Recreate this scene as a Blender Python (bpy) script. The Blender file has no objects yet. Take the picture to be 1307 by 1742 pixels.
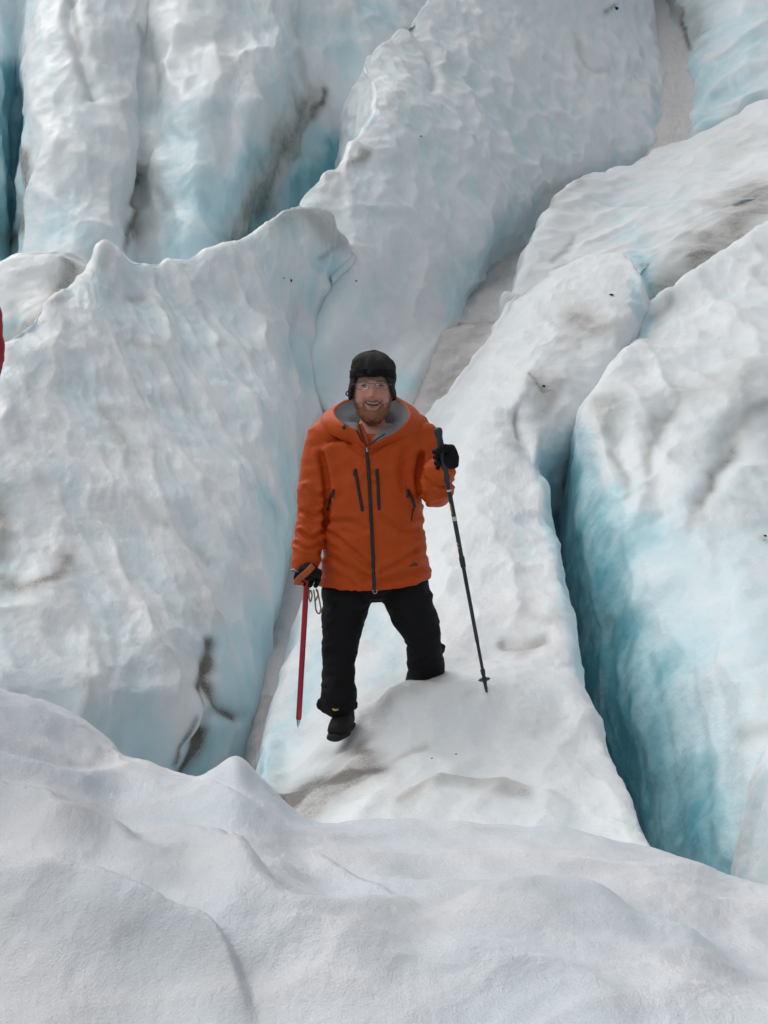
import bpy, bmesh, math, random
import numpy as np
from mathutils import Vector, Matrix
from mathutils.bvhtree import BVHTree

random.seed(7)
rng = np.random.default_rng(11)
sc = bpy.context.scene
C = sc.collection
R = math.radians

# ------------------------------------------------------------------ camera
F = 2393.0                      # focal length in photograph pixels
CX, CY = 653.5, 871.0
CAMZ = 1.7
PITCH = math.atan2(CY - 650.0, F)
cam_d = bpy.data.cameras.new('camera')
cam = bpy.data.objects.new('camera', cam_d)
C.objects.link(cam)
cam.location = (0, 0, CAMZ)
cam.rotation_euler = (R(90) - PITCH, 0, 0)
cam_d.sensor_fit = 'VERTICAL'
cam_d.sensor_height = 24.0
cam_d.lens = 24.0 / (2 * 871.0 / F)
cam_d.clip_start = 0.05
cam_d.clip_end = 500
sc.camera = cam

# ------------------------------------------------------------------ world, sun, exposure
SUN_EL, SUN_ROT = R(48), R(-40)
w = bpy.data.worlds.new('World')
sc.world = w
w.use_nodes = True
nt = w.node_tree
nt.nodes.clear()
sky = nt.nodes.new('ShaderNodeTexSky')
sky.sky_type = 'NISHITA'
sky.sun_disc = False
sky.sun_elevation = SUN_EL
sky.sun_rotation = SUN_ROT
sky.air_density = 1.0
sky.dust_density = 6.0
sky.ozone_density = 1.0
hsv = nt.nodes.new('ShaderNodeHueSaturation')
hsv.inputs['Saturation'].default_value = 0.22
bg = nt.nodes.new('ShaderNodeBackground')
bg.inputs['Strength'].default_value = 0.130
wo = nt.nodes.new('ShaderNodeOutputWorld')
nt.links.new(sky.outputs[0], hsv.inputs['Color'])
nt.links.new(hsv.outputs[0], bg.inputs[0])
nt.links.new(bg.outputs[0], wo.inputs[0])

sd = bpy.data.lights.new('sun', 'SUN')
sd.energy = 0.65
sd.angle = R(45)
sd.color = (1.0, 0.97, 0.93)
so = bpy.data.objects.new('sun', sd)
C.objects.link(so)
# light travels from the sun; sun stands in front of and left of the man, high up
sdir = Vector((math.sin(SUN_ROT) * math.cos(SUN_EL), -math.cos(SUN_ROT) * math.cos(SUN_EL), math.sin(SUN_EL)))
so.rotation_euler = (-sdir).to_track_quat('-Z', 'Y').to_euler()
so.location = (-10, -5, 30)

sc.view_settings.view_transform = 'Standard'
sc.view_settings.look = 'None'
sc.view_settings.exposure = -0.06
sc.view_settings.gamma = 1.0
sc.view_settings.use_curve_mapping = False
sc.render.engine = 'CYCLES'
sc.cycles.max_bounces = 10
sc.cycles.diffuse_bounces = 8
sc.cycles.glossy_bounces = 3
sc.cycles.transparent_max_bounces = 8
sc.cycles.use_denoising = True

# ------------------------------------------------------------------ helpers
cp, sp = math.cos(PITCH), math.sin(PITCH)


def at(px, py, Y):
    """photograph pixel -> world point at distance Y in front of the camera"""
    u = (px - CX) / F
    v = -(py - CY) / F
    d = (u, cp + v * sp, -sp + v * cp)
    t = Y / d[1]
    return np.array((d[0] * t, Y, CAMZ + d[2] * t))


def ray(px, py):
    u = (px - CX) / F
    v = -(py - CY) / F
    return Vector((u, cp + v * sp, -sp + v * cp)).normalized()


def to_px(V):
    x, y, z = V[:, 0], V[:, 1], V[:, 2] - CAMZ
    d = np.maximum(y * cp - z * sp, 0.05)
    up = y * sp + z * cp
    return np.stack([CX + F * x / d, CY - F * up / d], 1)


def hash3(i, j, k, s):
    n = (i.astype(np.int64) * 73856093) ^ (j.astype(np.int64) * 19349663) ^ (k.astype(np.int64) * 83492791) ^ (s * 2654435761)
    n = (n ^ (n >> 13)) & 0xFFFFFFFF
    n = (n * 1274126177) & 0xFFFFFFFF
    n = n ^ (n >> 16)
    n = (n * 2246822519) & 0xFFFFFFFF
    n = n ^ (n >> 13)
    return (n & 0xFFFFFF) / float(0xFFFFFF)


def vnoise(P, seed=0):
    """smooth value noise, -1..1"""
    I = np.floor(P).astype(np.int64)
    f = P - I
    f = f * f * f * (f * (f * 6 - 15) + 10)
    out = 0
    for a in (0, 1):
        wa = f[:, 0] if a else 1 - f[:, 0]
        for b in (0, 1):
            wb = f[:, 1] if b else 1 - f[:, 1]
            for c in (0, 1):
                wc = f[:, 2] if c else 1 - f[:, 2]
                out = out + wa * wb * wc * hash3(I[:, 0] + a, I[:, 1] + b, I[:, 2] + c, seed)
    return out * 2 - 1


def fbm(P, oct=4, seed=0, gain=0.5):
    a, s, o = 1.0, 0.0, 0
    for k in range(oct):
        o = o + a * vnoise(P * (2.03 ** k) + 17.3 * k, seed + k)
        s += a
        a *= gain
    return o / s


def worley(P, seed=0):
    """distance to the nearest and the second nearest feature point"""
    I = np.floor(P).astype(np.int64)
    f1 = np.full(len(P), 9.0)
    f2 = np.full(len(P), 9.0)
    for a in (-1, 0, 1):
        for b in (-1, 0, 1):
            for c in (-1, 0, 1):
                i, j, k = I[:, 0] + a, I[:, 1] + b, I[:, 2] + c
                dx = i + hash3(i, j, k, seed) - P[:, 0]
                dy = j + hash3(i, j, k, seed + 1) - P[:, 1]
                dz = k + hash3(i, j, k, seed + 2) - P[:, 2]
                d = dx * dx + dy * dy + dz * dz
                m = d < f1
                f2 = np.where(m, f1, np.minimum(f2, d))
                f1 = np.where(m, d, f1)
    return np.sqrt(f1), np.sqrt(f2)


def sstep(a, b, x):
    t = np.clip((x - a) / (b - a), 0, 1)
    return t * t * (3 - 2 * t)


def poly_dist(Q, pts):
    """distance of 2-D points to a polyline, and on which side they lie"""
    best = np.full(len(Q), 1e9)
    side = np.zeros(len(Q))
    for (x0, y0), (x1, y1) in zip(pts[:-1], pts[1:]):
        dx, dy = x1 - x0, y1 - y0
        L = dx * dx + dy * dy + 1e-9
        t = np.clip(((Q[:, 0] - x0) * dx + (Q[:, 1] - y0) * dy) / L, 0, 1)
        ex, ey = Q[:, 0] - x0 - t * dx, Q[:, 1] - y0 - t * dy
        d = np.hypot(ex, ey)
        m = d < best
        best = np.where(m, d, best)
        side = np.where(m, np.sign(dx * ey - dy * ex), side)
    return best, side


def smooth_line(pts, n=6):
    P = np.array(pts, float)
    return [tuple(p) for p in catmull(P[:, None, :], n)[:, 0, :]]


def catmull(G, n):
    """Catmull-Rom along axis 0, n samples per segment"""
    m = len(G)
    t = np.linspace(0, m - 1, (m - 1) * n + 1)
    i = np.minimum(t.astype(int), m - 2)
    f = (t - i).reshape((-1,) + (1,) * (G.ndim - 1))
    Gp = np.concatenate([2 * G[:1] - G[1:2], G, 2 * G[-1:] - G[-2:-1]])
    p0, p1, p2, p3 = Gp[i], Gp[i + 1], Gp[i + 2], Gp[i + 3]
    return 0.5 * ((2 * p1) + (p2 - p0) * f + (2 * p0 - 5 * p1 + 4 * p2 - p3) * f ** 2 + (3 * p1 - p0 - 3 * p2 + p3) * f ** 3)


def mesh_np(name, V, Fq, mat=None, smooth=True, parent=None, attrs=None):
    me = bpy.data.meshes.new(name)
    V = np.asarray(V, np.float32)
    Fq = np.asarray(Fq, np.int32)
    k = Fq.shape[1]
    me.vertices.add(len(V))
    me.vertices.foreach_set('co', V.ravel())
    me.loops.add(Fq.size)
    me.loops.foreach_set('vertex_index', Fq.ravel())
    me.polygons.add(len(Fq))
    me.polygons.foreach_set('loop_start', np.arange(0, Fq.size, k, dtype=np.int32))
    me.polygons.foreach_set('use_smooth', np.full(len(Fq), smooth))
    me.update(calc_edges=True)
    me.validate()
    if attrs:
        for an, av in attrs.items():
            a = me.attributes.new(an, 'FLOAT', 'POINT')
            a.data.foreach_set('value', np.asarray(av, np.float32))
    if mat:
        me.materials.append(mat)
    o = bpy.data.objects.new(name, me)
    C.objects.link(o)
    if parent:
        o.parent = parent
    return o


def mesh_py(name, verts, faces, mat=None, smooth=True, parent=None):
    me = bpy.data.meshes.new(name)
    me.from_pydata([tuple(v) for v in verts], [], [tuple(f) for f in faces])
    me.update()
    if smooth:
        me.polygons.foreach_set('use_smooth', [True] * len(me.polygons))
    if mat:
        me.materials.append(mat)
    o = bpy.data.objects.new(name, me)
    C.objects.link(o)
    if parent:
        o.parent = parent
    return o


def grid_faces(nr, nc, wrap=False):
    r = np.arange(nr - 1)[:, None]
    c = np.arange(nc if wrap else nc - 1)[None, :]
    c2 = (c + 1) % nc
    a = r * nc + c
    b = r * nc + c2
    return np.stack([a, b, b + nc, a + nc], -1).reshape(-1, 4)


def vert_normals(V, Fq):
    n = np.cross(V[Fq[:, 2]] - V[Fq[:, 0]], V[Fq[:, 3]] - V[Fq[:, 1]])
    N = np.zeros_like(V)
    for k in range(4):
        np.add.at(N, Fq[:, k], n)
    return N / (np.linalg.norm(N, axis=1, keepdims=True) + 1e-12)


def thing(name, label, cat, loc=(0, 0, 0), group=None):
    o = bpy.data.objects.new(name, None)
    C.objects.link(o)
    o.location = loc
    o.empty_display_size = 0.1
    o['label'] = label
    o['category'] = cat
    if group:
        o['group'] = group
    return o


# ------------------------------------------------------------------ materials
def new_mat(name):
    m = bpy.data.materials.new(name)
    m.use_nodes = True
    t = m.node_tree
    b = t.nodes['Principled BSDF']
    return m, t, b


def node(t, kind, **kw):
    n = t.nodes.new(kind)
    for k, v in kw.items():
        if k in n.inputs:
            n.inputs[k].default_value = v
        else:
            setattr(n, k, v)
    return n


def mixc(t, fac, a, b, blend='MIX'):
    m = t.nodes.new('ShaderNodeMix')
    m.data_type = 'RGBA'
    m.blend_type = blend
    for s, v in ((m.inputs[0], fac), (m.inputs[6], a), (m.inputs[7], b)):
        if hasattr(v, 'links') or isinstance(v, bpy.types.NodeSocket):
            t.links.new(v, s)
        elif isinstance(v, (int, float)):
            s.default_value = v
        else:
            s.default_value = (*v, 1)
    return m.outputs[2]


def math_n(t, op, a, b=0.0, clamp=False):
    m = t.nodes.new('ShaderNodeMath')
    m.operation = op
    m.use_clamp = clamp
    for s, v in ((m.inputs[0], a), (m.inputs[1], b)):
        if isinstance(v, bpy.types.NodeSocket):
            t.links.new(v, s)
        else:
            s.default_value = v
    return m.outputs[0]


def ramp(t, v, lo, hi, a=0.0, b=1.0):
    m = t.nodes.new('ShaderNodeMapRange')
    m.interpolation_type = 'SMOOTHSTEP'
    t.links.new(v, m.inputs[0])
    m.inputs[1].default_value = lo
    m.inputs[2].default_value = hi
    m.inputs[3].default_value = a
    m.inputs[4].default_value = b
    return m.outputs[0]


def noise_t(t, scale, detail=4, rough=0.5, vec=None, stretch=None):
    n = node(t, 'ShaderNodeTexNoise', Scale=scale, Detail=detail, Roughness=rough)
    tc = t.nodes.get('tc') or node(t, 'ShaderNodeTexCoord')
    tc.name = 'tc'
    src = tc.outputs['Object']
    if stretch:
        mp = node(t, 'ShaderNodeMapping')
        mp.inputs['Rotation'].default_value = stretch[1]
        mp.inputs['Scale'].default_value = stretch[0]
        t.links.new(src, mp.inputs[0])
        src = mp.outputs[0]
    t.links.new(src, n.inputs['Vector'])
    return n.outputs[0]


def ice_material(name, crust, clear, deep, grain=1.0, tint=(0.47, 0.43, 0.385), sss=0.0, mid=0.020, speck=0.22):
    m, t, b = new_mat(name)
    dirt = node(t, 'ShaderNodeAttribute', attribute_name='dirt').outputs['Fac']
    blue = node(t, 'ShaderNodeAttribute', attribute_name='blue').outputs['Fac']
    n_big = noise_t(t, 1.1, 5, 0.55)
    n_mid = noise_t(t, 5.0, 6, 0.62)
    n_fine = noise_t(t, 38.0, 5, 0.65)
    n_grain = noise_t(t, 150.0, 3, 0.6)
    n_grit = noise_t(t, 85.0, 6, 0.75)
    # crust to clear ice
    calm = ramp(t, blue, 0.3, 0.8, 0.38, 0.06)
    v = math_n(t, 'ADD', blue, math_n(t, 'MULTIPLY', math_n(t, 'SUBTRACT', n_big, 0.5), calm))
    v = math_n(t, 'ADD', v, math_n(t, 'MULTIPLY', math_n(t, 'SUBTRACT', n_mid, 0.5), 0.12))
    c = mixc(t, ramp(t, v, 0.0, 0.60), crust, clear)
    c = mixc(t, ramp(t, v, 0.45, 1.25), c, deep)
    # dull silty film, in clouds, strongest where dirt was washed together and where fold shade is painted
    film = math_n(t, 'MULTIPLY', ramp(t, noise_t(t, 0.9, 6, 0.65), 0.45, 0.8), 0.22)
    film = math_n(t, 'ADD', film, math_n(t, 'MULTIPLY', dirt, 1.55), True)
    c = mixc(t, film, c, mixc(t, 0.72, c, tint, 'MULTIPLY'))
    # grit: grains where dirt is thick
    g = math_n(t, 'SUBTRACT', math_n(t, 'ADD', dirt, math_n(t, 'ADD', math_n(t, 'MULTIPLY', math_n(t, 'SUBTRACT', n_grit, 0.5), 1.5), math_n(t, 'MULTIPLY', math_n(t, 'SUBTRACT', n_mid, 0.5), 0.8))), 0.62)
    g = ramp(t, g, -0.05, 0.5)
    c = mixc(t, math_n(t, 'MULTIPLY', g, 0.85), c, (0.085, 0.07, 0.055))
    # thin specks anywhere
    sp_ = ramp(t, n_fine, 0.69, 0.76)
    c = mixc(t, math_n(t, 'MULTIPLY', sp_, speck), c, (0.2, 0.18, 0.16))
    c = mixc(t, math_n(t, 'MULTIPLY', ramp(t, n_grain, 0.35, 0.75), 0.16 * grain), c, (0.50, 0.53, 0.57))
    t.links.new(c, b.inputs['Base Color'])
    rg = ramp(t, n_mid, 0.3, 0.7, 0.28, 0.52)
    t.links.new(rg, b.inputs['Roughness'])
    b.inputs['IOR'].default_value = 1.31
    b.inputs['Specular IOR Level'].default_value = 0.4
    if sss:
        b.inputs['Subsurface Weight'].default_value = sss
        b.inputs['Subsurface Radius'].default_value = (0.55, 0.85, 1.0)
        b.inputs['Subsurface Scale'].default_value = 0.035
    h = math_n(t, 'ADD', math_n(t, 'MULTIPLY', n_fine, 0.009), math_n(t, 'MULTIPLY', n_grain, 0.0028 * grain))
    h = math_n(t, 'ADD', h, math_n(t, 'MULTIPLY', n_mid, mid))
    bp = node(t, 'ShaderNodeBump', Strength=0.55, Distance=1.0)
    t.links.new(h, bp.inputs['Height'])
    t.links.new(bp.outputs[0], b.inputs['Normal'])
    return m


M = {}
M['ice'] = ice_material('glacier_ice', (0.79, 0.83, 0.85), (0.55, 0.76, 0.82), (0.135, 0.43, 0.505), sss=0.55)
M['front_ice'] = ice_material('granular_ice', (0.735, 0.755, 0.785), (0.60, 0.70, 0.77), (0.4, 0.6, 0.68), grain=2.2, mid=0.010, speck=0.2)
M['path'] = ice_material('trodden_snow', (0.72, 0.70, 0.69), (0.66, 0.67, 0.67), (0.5, 0.58, 0.6), grain=4.0, speck=0.8)


def cloth(name, col, rough=0.75, var=0.15, weave=600, bump=0.25, sheen=0.0):
    m, t, b = new_mat(name)
    n1 = noise_t(t, 9.0, 4)
    n2 = noise_t(t, weave, 2)
    c = mixc(t, math_n(t, 'MULTIPLY', n1, var * 2), col, tuple(x * 0.72 for x in col))
    t.links.new(c, b.inputs['Base Color'])
    b.inputs['Roughness'].default_value = rough
    b.inputs['Specular IOR Level'].default_value = 0.25
    if sheen:
        b.inputs['Sheen Weight'].default_value = sheen
    h = math_n(t, 'ADD', math_n(t, 'MULTIPLY', n2, 0.0006), math_n(t, 'MULTIPLY', noise_t(t, 45, 4), 0.004))
    bp = node(t, 'ShaderNodeBump', Strength=bump * 2, Distance=1.0)
    t.links.new(h, bp.inputs['Height'])
    t.links.new(bp.outputs[0], b.inputs['Normal'])
    return m


def plain(name, col, rough=0.5, metal=0.0, var=0.15, scale=40):
    m, t, b = new_mat(name)
    c = mixc(t, math_n(t, 'MULTIPLY', noise_t(t, scale, 3), var * 2), col, tuple(x * 0.6 for x in col))
    t.links.new(c, b.inputs['Base Color'])
    b.inputs['Roughness'].default_value = rough
    b.inputs['Metallic'].default_value = metal
    return m


M['orange'] = cloth('orange_shell', (0.49, 0.068, 0.006), 0.6)
M['orange_dark'] = cloth('orange_inner', (0.42, 0.07, 0.010), 0.7)
M['lining'] = cloth('grey_lining', (0.20, 0.205, 0.22), 0.7)
M['red'] = cloth('red_shell', (0.34, 0.012, 0.022), 0.6)
M['black_cloth'] = cloth('black_trouser', (0.0065, 0.0065, 0.0078), 0.85, 0.3)
M['hat'] = cloth('charcoal_softshell', (0.024, 0.022, 0.022), 0.9, bump=0.5)
M['hat_band'] = cloth('black_fleece', (0.006, 0.006, 0.0075), 0.95, weave=250, bump=0.6)
M['glove'] = cloth('black_glove', (0.008, 0.008, 0.010), 0.9, weave=250, bump=0.5)
M['zip'] = plain('zip_black', (0.010, 0.010, 0.011), 0.55)
M['steel'] = plain('steel', (0.45, 0.46, 0.48), 0.35, 1.0)
M['pole'] = plain('pole_black', (0.018, 0.022, 0.030), 0.38)
M['grip'] = plain('grip_rubber', (0.020, 0.026, 0.040), 0.6)
M['yellow'] = plain('yellow_print', (0.55, 0.42, 0.05), 0.5)
M['silver'] = plain('silver_print', (0.55, 0.56, 0.58), 0.45)
M['axe_red'] = plain('axe_red', (0.42, 0.012, 0.030), 0.42)
M['webbing'] = cloth('orange_webbing', (0.50, 0.11, 0.035), 0.8)
M['tan'] = cloth('tan_cord', (0.26, 0.20, 0.10), 0.8)
M['boot'] = plain('boot_leather', (0.007, 0.0062, 0.006), 0.85)
M['sole'] = plain('boot_sole', (0.010, 0.010, 0.010), 0.8)
M['beard'] = plain('beard_hair', (0.36, 0.145, 0.070), 0.7, 0, 0.35, 120)
M['brow'] = plain('eyebrow_hair', (0.17, 0.085, 0.05), 0.7)
M['teeth'] = plain('teeth', (0.42, 0.36, 0.31), 0.4)
M['mouth'] = plain('mouth_dark', (0.03, 0.008, 0.008), 0.6)
M['lip'] = plain('lip', (0.38, 0.14, 0.125), 0.5)
M['lash'] = plain('lash', (0.06, 0.03, 0.025), 0.6)
M['eye'] = plain('eye', (0.05, 0.035, 0.03), 0.35)
M['frame'] = plain('spectacle_metal', (0.10, 0.09, 0.085), 0.35, 0.6)
M['stone'] = plain('stone', (0.028, 0.025, 0.023), 0.9, 0, 0.4, 60)


def skin_mat():
    m, t, b = new_mat('skin')
    bl = node(t, 'ShaderNodeAttribute', attribute_name='blush').outputs['Fac']
    c = mixc(t, noise_t(t, 60, 4), (0.60, 0.34, 0.26), (0.50, 0.26, 0.19))
    c = mixc(t, bl, c, (0.55, 0.19, 0.145))
    t.links.new(c, b.inputs['Base Color'])
    b.inputs['Roughness'].default_value = 0.5
    b.inputs['Subsurface Weight'].default_value = 0.25
    b.inputs['Subsurface Radius'].default_value = (0.012, 0.005, 0.003)
    b.inputs['Subsurface Scale'].default_value = 1.0
    return m


M['skin'] = skin_mat()


def glass_mat():
    m, t, b = new_mat('lens_glass')
    tr = node(t, 'ShaderNodeBsdfTransparent')
    gl = node(t, 'ShaderNodeBsdfGlossy', Roughness=0.03)
    mx = t.nodes.new('ShaderNodeMixShader')
    fr = node(t, 'ShaderNodeFresnel', IOR=1.45)
    t.links.new(math_n(t, 'MULTIPLY', fr.outputs[0], 0.4), mx.inputs[0])
    t.links.new(tr.outputs[0], mx.inputs[1])
    t.links.new(gl.outputs[0], mx.inputs[2])
    t.links.new(mx.outputs[0], t.nodes['Material Output'].inputs[0])
    return m


M['glass'] = glass_mat()

# ------------------------------------------------------------------ glacier bodies
ICE = []


def stroke_sum(Q, strokes, seed, V):
    out = np.zeros(len(Q))
    if not strokes:
        return out
    wob = np.stack([fbm(V * 2.3, 3, seed), fbm(V * 2.3 + 40, 3, seed + 5)], 1)
    for s in strokes:
        pts, wd, st = s[0], s[1], s[2]
        Qw = Q + wob * wd * 1.1
        d, _ = poly_dist(Qw, smooth_line(pts, 4) if len(pts) > 2 else pts)
        out = np.maximum(out, st * np.exp(-(d / wd) ** 2))
    return out


def ice_body(name, rows, n_r, n_c, mat, scallop=(0.05, 0.35, (0.3, -0.5, -1.0), 2.4), lump=(0.08, 0.9), rough=0.012,
             dirt=(), blue=(), crease=(), ledge=(), base_blue=0.0, base_dirt=0.0, seed=1, cup_blue=0.25, fade=()):
    """a mass of ice lofted through a grid of control points, then weathered by hollows, lumps and grain"""
    G = np.array([[at(*p) if len(p) == 3 else np.array(p[:3]) for p in r] for r in rows])
    S = catmull(G, n_r)
    S = np.swapaxes(catmull(np.swapaxes(S, 0, 1), n_c), 0, 1)
    nr, nc = S.shape[:2]
    V = S.reshape(-1, 3).copy()
    Fq = grid_faces(nr, nc)
    N = vert_normals(V, Fq)
    # normals point towards the camera side / up
    flip = np.sum(N * (np.array((0, 0, CAMZ + 2)) - V), 1).mean() < 0
    if flip:
        Fq = Fq[:, ::-1].copy()
        N = -N
    # lumps
    d = lump[0] * fbm(V / lump[1], 3, seed)
    # scalloped melt hollows, drawn out along a direction
    amp, size, direc, stretch = scallop
    if len(direc) == 4:
        Q0 = to_px(V)
        ia = np.argmin(np.hypot(Q0[:, 0] - direc[0], Q0[:, 1] - direc[1]))
        ib = np.argmin(np.hypot(Q0[:, 0] - direc[2], Q0[:, 1] - direc[3]))
        direc = V[ib] - V[ia]
    dv = np.array(direc, float)
    dv /= np.linalg.norm(dv)
    warp = np.stack([fbm(V / (size * 2.0), 2, seed + 31), fbm(V / (size * 2.0), 2, seed + 37), fbm(V / (size * 2.0), 2, seed + 41)], 1)
    W = V + warp * size * 0.5
    along = (W @ dv)[:, None] * dv[None, :]
    W = W - along * (1 - 1 / stretch)
    f1, f2 = worley(W / size, seed)
    cup = np.clip(f1, 0, 1.0) ** 2
    strength = 0.6 + 0.55 * fbm(V / (size * 4), 2, seed + 50)
    d = d + amp * strength * (cup - 0.35) * 1.6
    g1, _ = worley(W / (size * 0.42) + 3.3, seed + 7)
    d = d + amp * 0.28 * (np.clip(g1, 0, 1) ** 2 - 0.35)
    d = d + rough * 1.05 * fbm(V * 9.0, 5, seed + 60, 0.65)
    Q = to_px(V)
    for fx, fy, fr_, fk in fade:
        d = d * (1 - (1 - fk) * np.exp(-(((Q[:, 0] - fx) / fr_) ** 2 + ((Q[:, 1] - fy) / fr_) ** 2)))
    for pts, wd, dep in crease:
        wobx = fbm(V * 1.7, 3, seed + 70) * wd * 0.9
        dd, _ = poly_dist(Q + wobx[:, None], smooth_line(pts, 4))
        d = d - dep * np.exp(-(dd / wd) ** 2)
    V = V + N * d[:, None]
    for pts, wd, hgt, soft in ledge:
        dd, side = poly_dist(Q, smooth_line(pts, 5))
        wv = dd * side + 6 * fbm(V * 3, 3, seed + 80)
        ends = np.minimum(np.hypot(Q[:, 0] - pts[0][0], Q[:, 1] - pts[0][1]), np.hypot(Q[:, 0] - pts[-1][0], Q[:, 1] - pts[-1][1]))
        V[:, 2] += (1 - np.exp(-(ends / 85) ** 2)) * hgt * sstep(-soft, soft * 0.5, wv) * np.exp(-np.maximum(wv, 0) / wd)
    di = stroke_sum(Q, dirt, seed + 90, V) + base_dirt  # real dirt, plus shade painted in on the foreground folds and rib crest
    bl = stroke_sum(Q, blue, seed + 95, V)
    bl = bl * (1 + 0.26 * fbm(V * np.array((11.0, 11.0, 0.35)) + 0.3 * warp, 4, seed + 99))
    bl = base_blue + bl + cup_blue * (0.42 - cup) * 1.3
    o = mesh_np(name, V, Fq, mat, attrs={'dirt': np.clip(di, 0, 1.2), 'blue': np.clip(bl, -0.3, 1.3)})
    o['kind'] = 'structure'
    ICE.append((V, Fq))
    return o


def sh(row, dx, dy, dz):
    """a hidden control row: the given row moved in world space"""
    return [tuple(np.array(at(*p) if len(p) == 3 else p[:3]) + np.array((dx, dy, dz))) + (0,) for p in row]


# --- foreground hump (near the camera, out to the left and right of the frame)
a_sil = [(-900, 1080, 5.3), (-420, 1062, 5.5), (-150, 1092, 5.5), (0, 1160, 5.4), (75, 1182, 5.35), (140, 1230, 5.3), (197, 1290, 5.25), (255, 1302, 5.2),
         (318, 1326, 5.1), (362, 1308, 5.0), (402, 1288, 4.95), (448, 1326, 4.95), (530, 1396, 4.9), (660, 1400, 4.95), (800, 1398, 4.95), (960, 1398, 4.95), (1110, 1425, 4.9),
         (1165, 1446, 4.85), (1230, 1481, 4.8), (1307, 1508, 4.7), (1450, 1560, 4.5), (1800, 1680, 4.2), (2300, 1800, 4.0)]
ax = [p[0] for p in a_sil]
r1 = [1180, 1165, 1185, 1250, 1275, 1310, 1345, 1358, 1370, 1372, 1375, 1400, 1435, 1445, 1448, 1452, 1475, 1495, 1525, 1550, 1610, 1740, 1880]
r1Y = [4.75, 4.9, 4.9, 4.85, 4.85, 4.85, 4.85, 4.8, 4.75, 4.68, 4.62, 4.58, 4.55, 4.62, 4.62, 4.62, 4.6, 4.55, 4.5, 4.42, 4.25, 3.95, 3.7]
r2 = [1400, 1400, 1395, 1390, 1395, 1415, 1440, 1455, 1470, 1480, 1485, 1500, 1520, 1525, 1530, 1540, 1560, 1575, 1600, 1625, 1690, 1810, 1960]
r2Y = [4.2, 4.3, 4.35, 4.38, 4.38, 4.38, 4.36, 4.3, 4.25, 4.2, 4.18, 4.15, 4.12, 4.12, 4.12, 4.12, 4.1, 4.05, 4.0, 3.95, 3.8, 3.6, 3.4]
r3 = [1540, 1540, 1535, 1530, 1530, 1540, 1555, 1565, 1575, 1585, 1595, 1610, 1625, 1630, 1640, 1655, 1670, 1685, 1700, 1720, 1770, 1880, 2050]
r3Y = [3.8, 3.85, 3.85, 3.85, 3.85, 3.83, 3.8, 3.78, 3.75, 3.72, 3.7, 3.68, 3.66, 3.66, 3.66, 3.64, 3.62, 3.58, 3.55, 3.5, 3.4, 3.25, 3.1]
r4Y = [3.35] * 23
A = [sh(a_sil, 0, 1.2, -3.0), sh(a_sil, 0, 0.75, -1.2), sh(a_sil, 0, 0.28, -0.22), a_sil,
     list(zip(ax, r1, r1Y)), list(zip(ax, r2, r2Y)), list(zip(ax, r3, r3Y)), [(x, 1745, y) for x, y in zip(ax, r4Y)],
     [(x, 2050, 2.6) for x in ax], [(x * 0.004 - 2.2, 0.8, 0.0, 0) for x in ax], [(x * 0.006 - 3.9, -3.0, -0.1, 0) for x in ax], [(x * 0.01 - 6, -9.0, -0.5, 0) for x in ax]]
ice_body('foreground_ice', A, 26, 22, M['front_ice'], fade=[(402, 1300, 60, 0.1)], scallop=(0.035, 0.34, (1, 0.2, 0.1), 2.0), lump=(0.045, 0.5), rough=0.009, seed=3, cup_blue=0.35,
         base_blue=0.16,
         ledge=[([(-160, 1520), (100, 1535), (200, 1564), (280, 1600), (350, 1632), (392, 1685), (440, 1790)], 80, 0.085, 22),
                ([(-200, 1370), (60, 1395), (110, 1425), (200, 1450), (240, 1485), (330, 1500)], 100, 0.10, 34),
                ([(200, 1425), (330, 1452), (400, 1500), (450, 1570), (530, 1600), (720, 1570)], 100, 0.10, 36),
                ([(560, 1500), (760, 1520), (960, 1530), (1060, 1570), (1180, 1600), (1300, 1660)], 110, 0.085, 38), ([(700, 1640), (850, 1650), (1000, 1690), (1120, 1742)], 110, 0.05, 36), ([(-150, 1270), (120, 1330), (260, 1345), (380, 1370), (520, 1450)], 80, 0.10, 34)],
         dirt=[([(-160, 1520), (100, 1535), (200, 1564), (280, 1600), (350, 1632), (392, 1685), (440, 1790)], 9, 0.26),  # not silt: crease shade under the ledge edge, painted in
               ([(-60, 1590), (140, 1610), (330, 1680), (400, 1742)], 55, 0.22), ([(0, 1690), (200, 1742)], 80, 0.14), ([(-60, 1410), (110, 1450), (230, 1500), (330, 1530)], 40, 0.20), ([(420, 1600), (560, 1625), (740, 1600)], 36, 0.12), ([(700, 1540), (960, 1560), (1120, 1610), (1280, 1690)], 36, 0.14), ([(0, 1440), (150, 1470), (260, 1500)], 40, 0.14),  # broad grey strokes paint shading on the folds so the layers show
               ([(330, 1465), (480, 1560), (700, 1570), (900, 1545)], 22, 0.14)])

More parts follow.
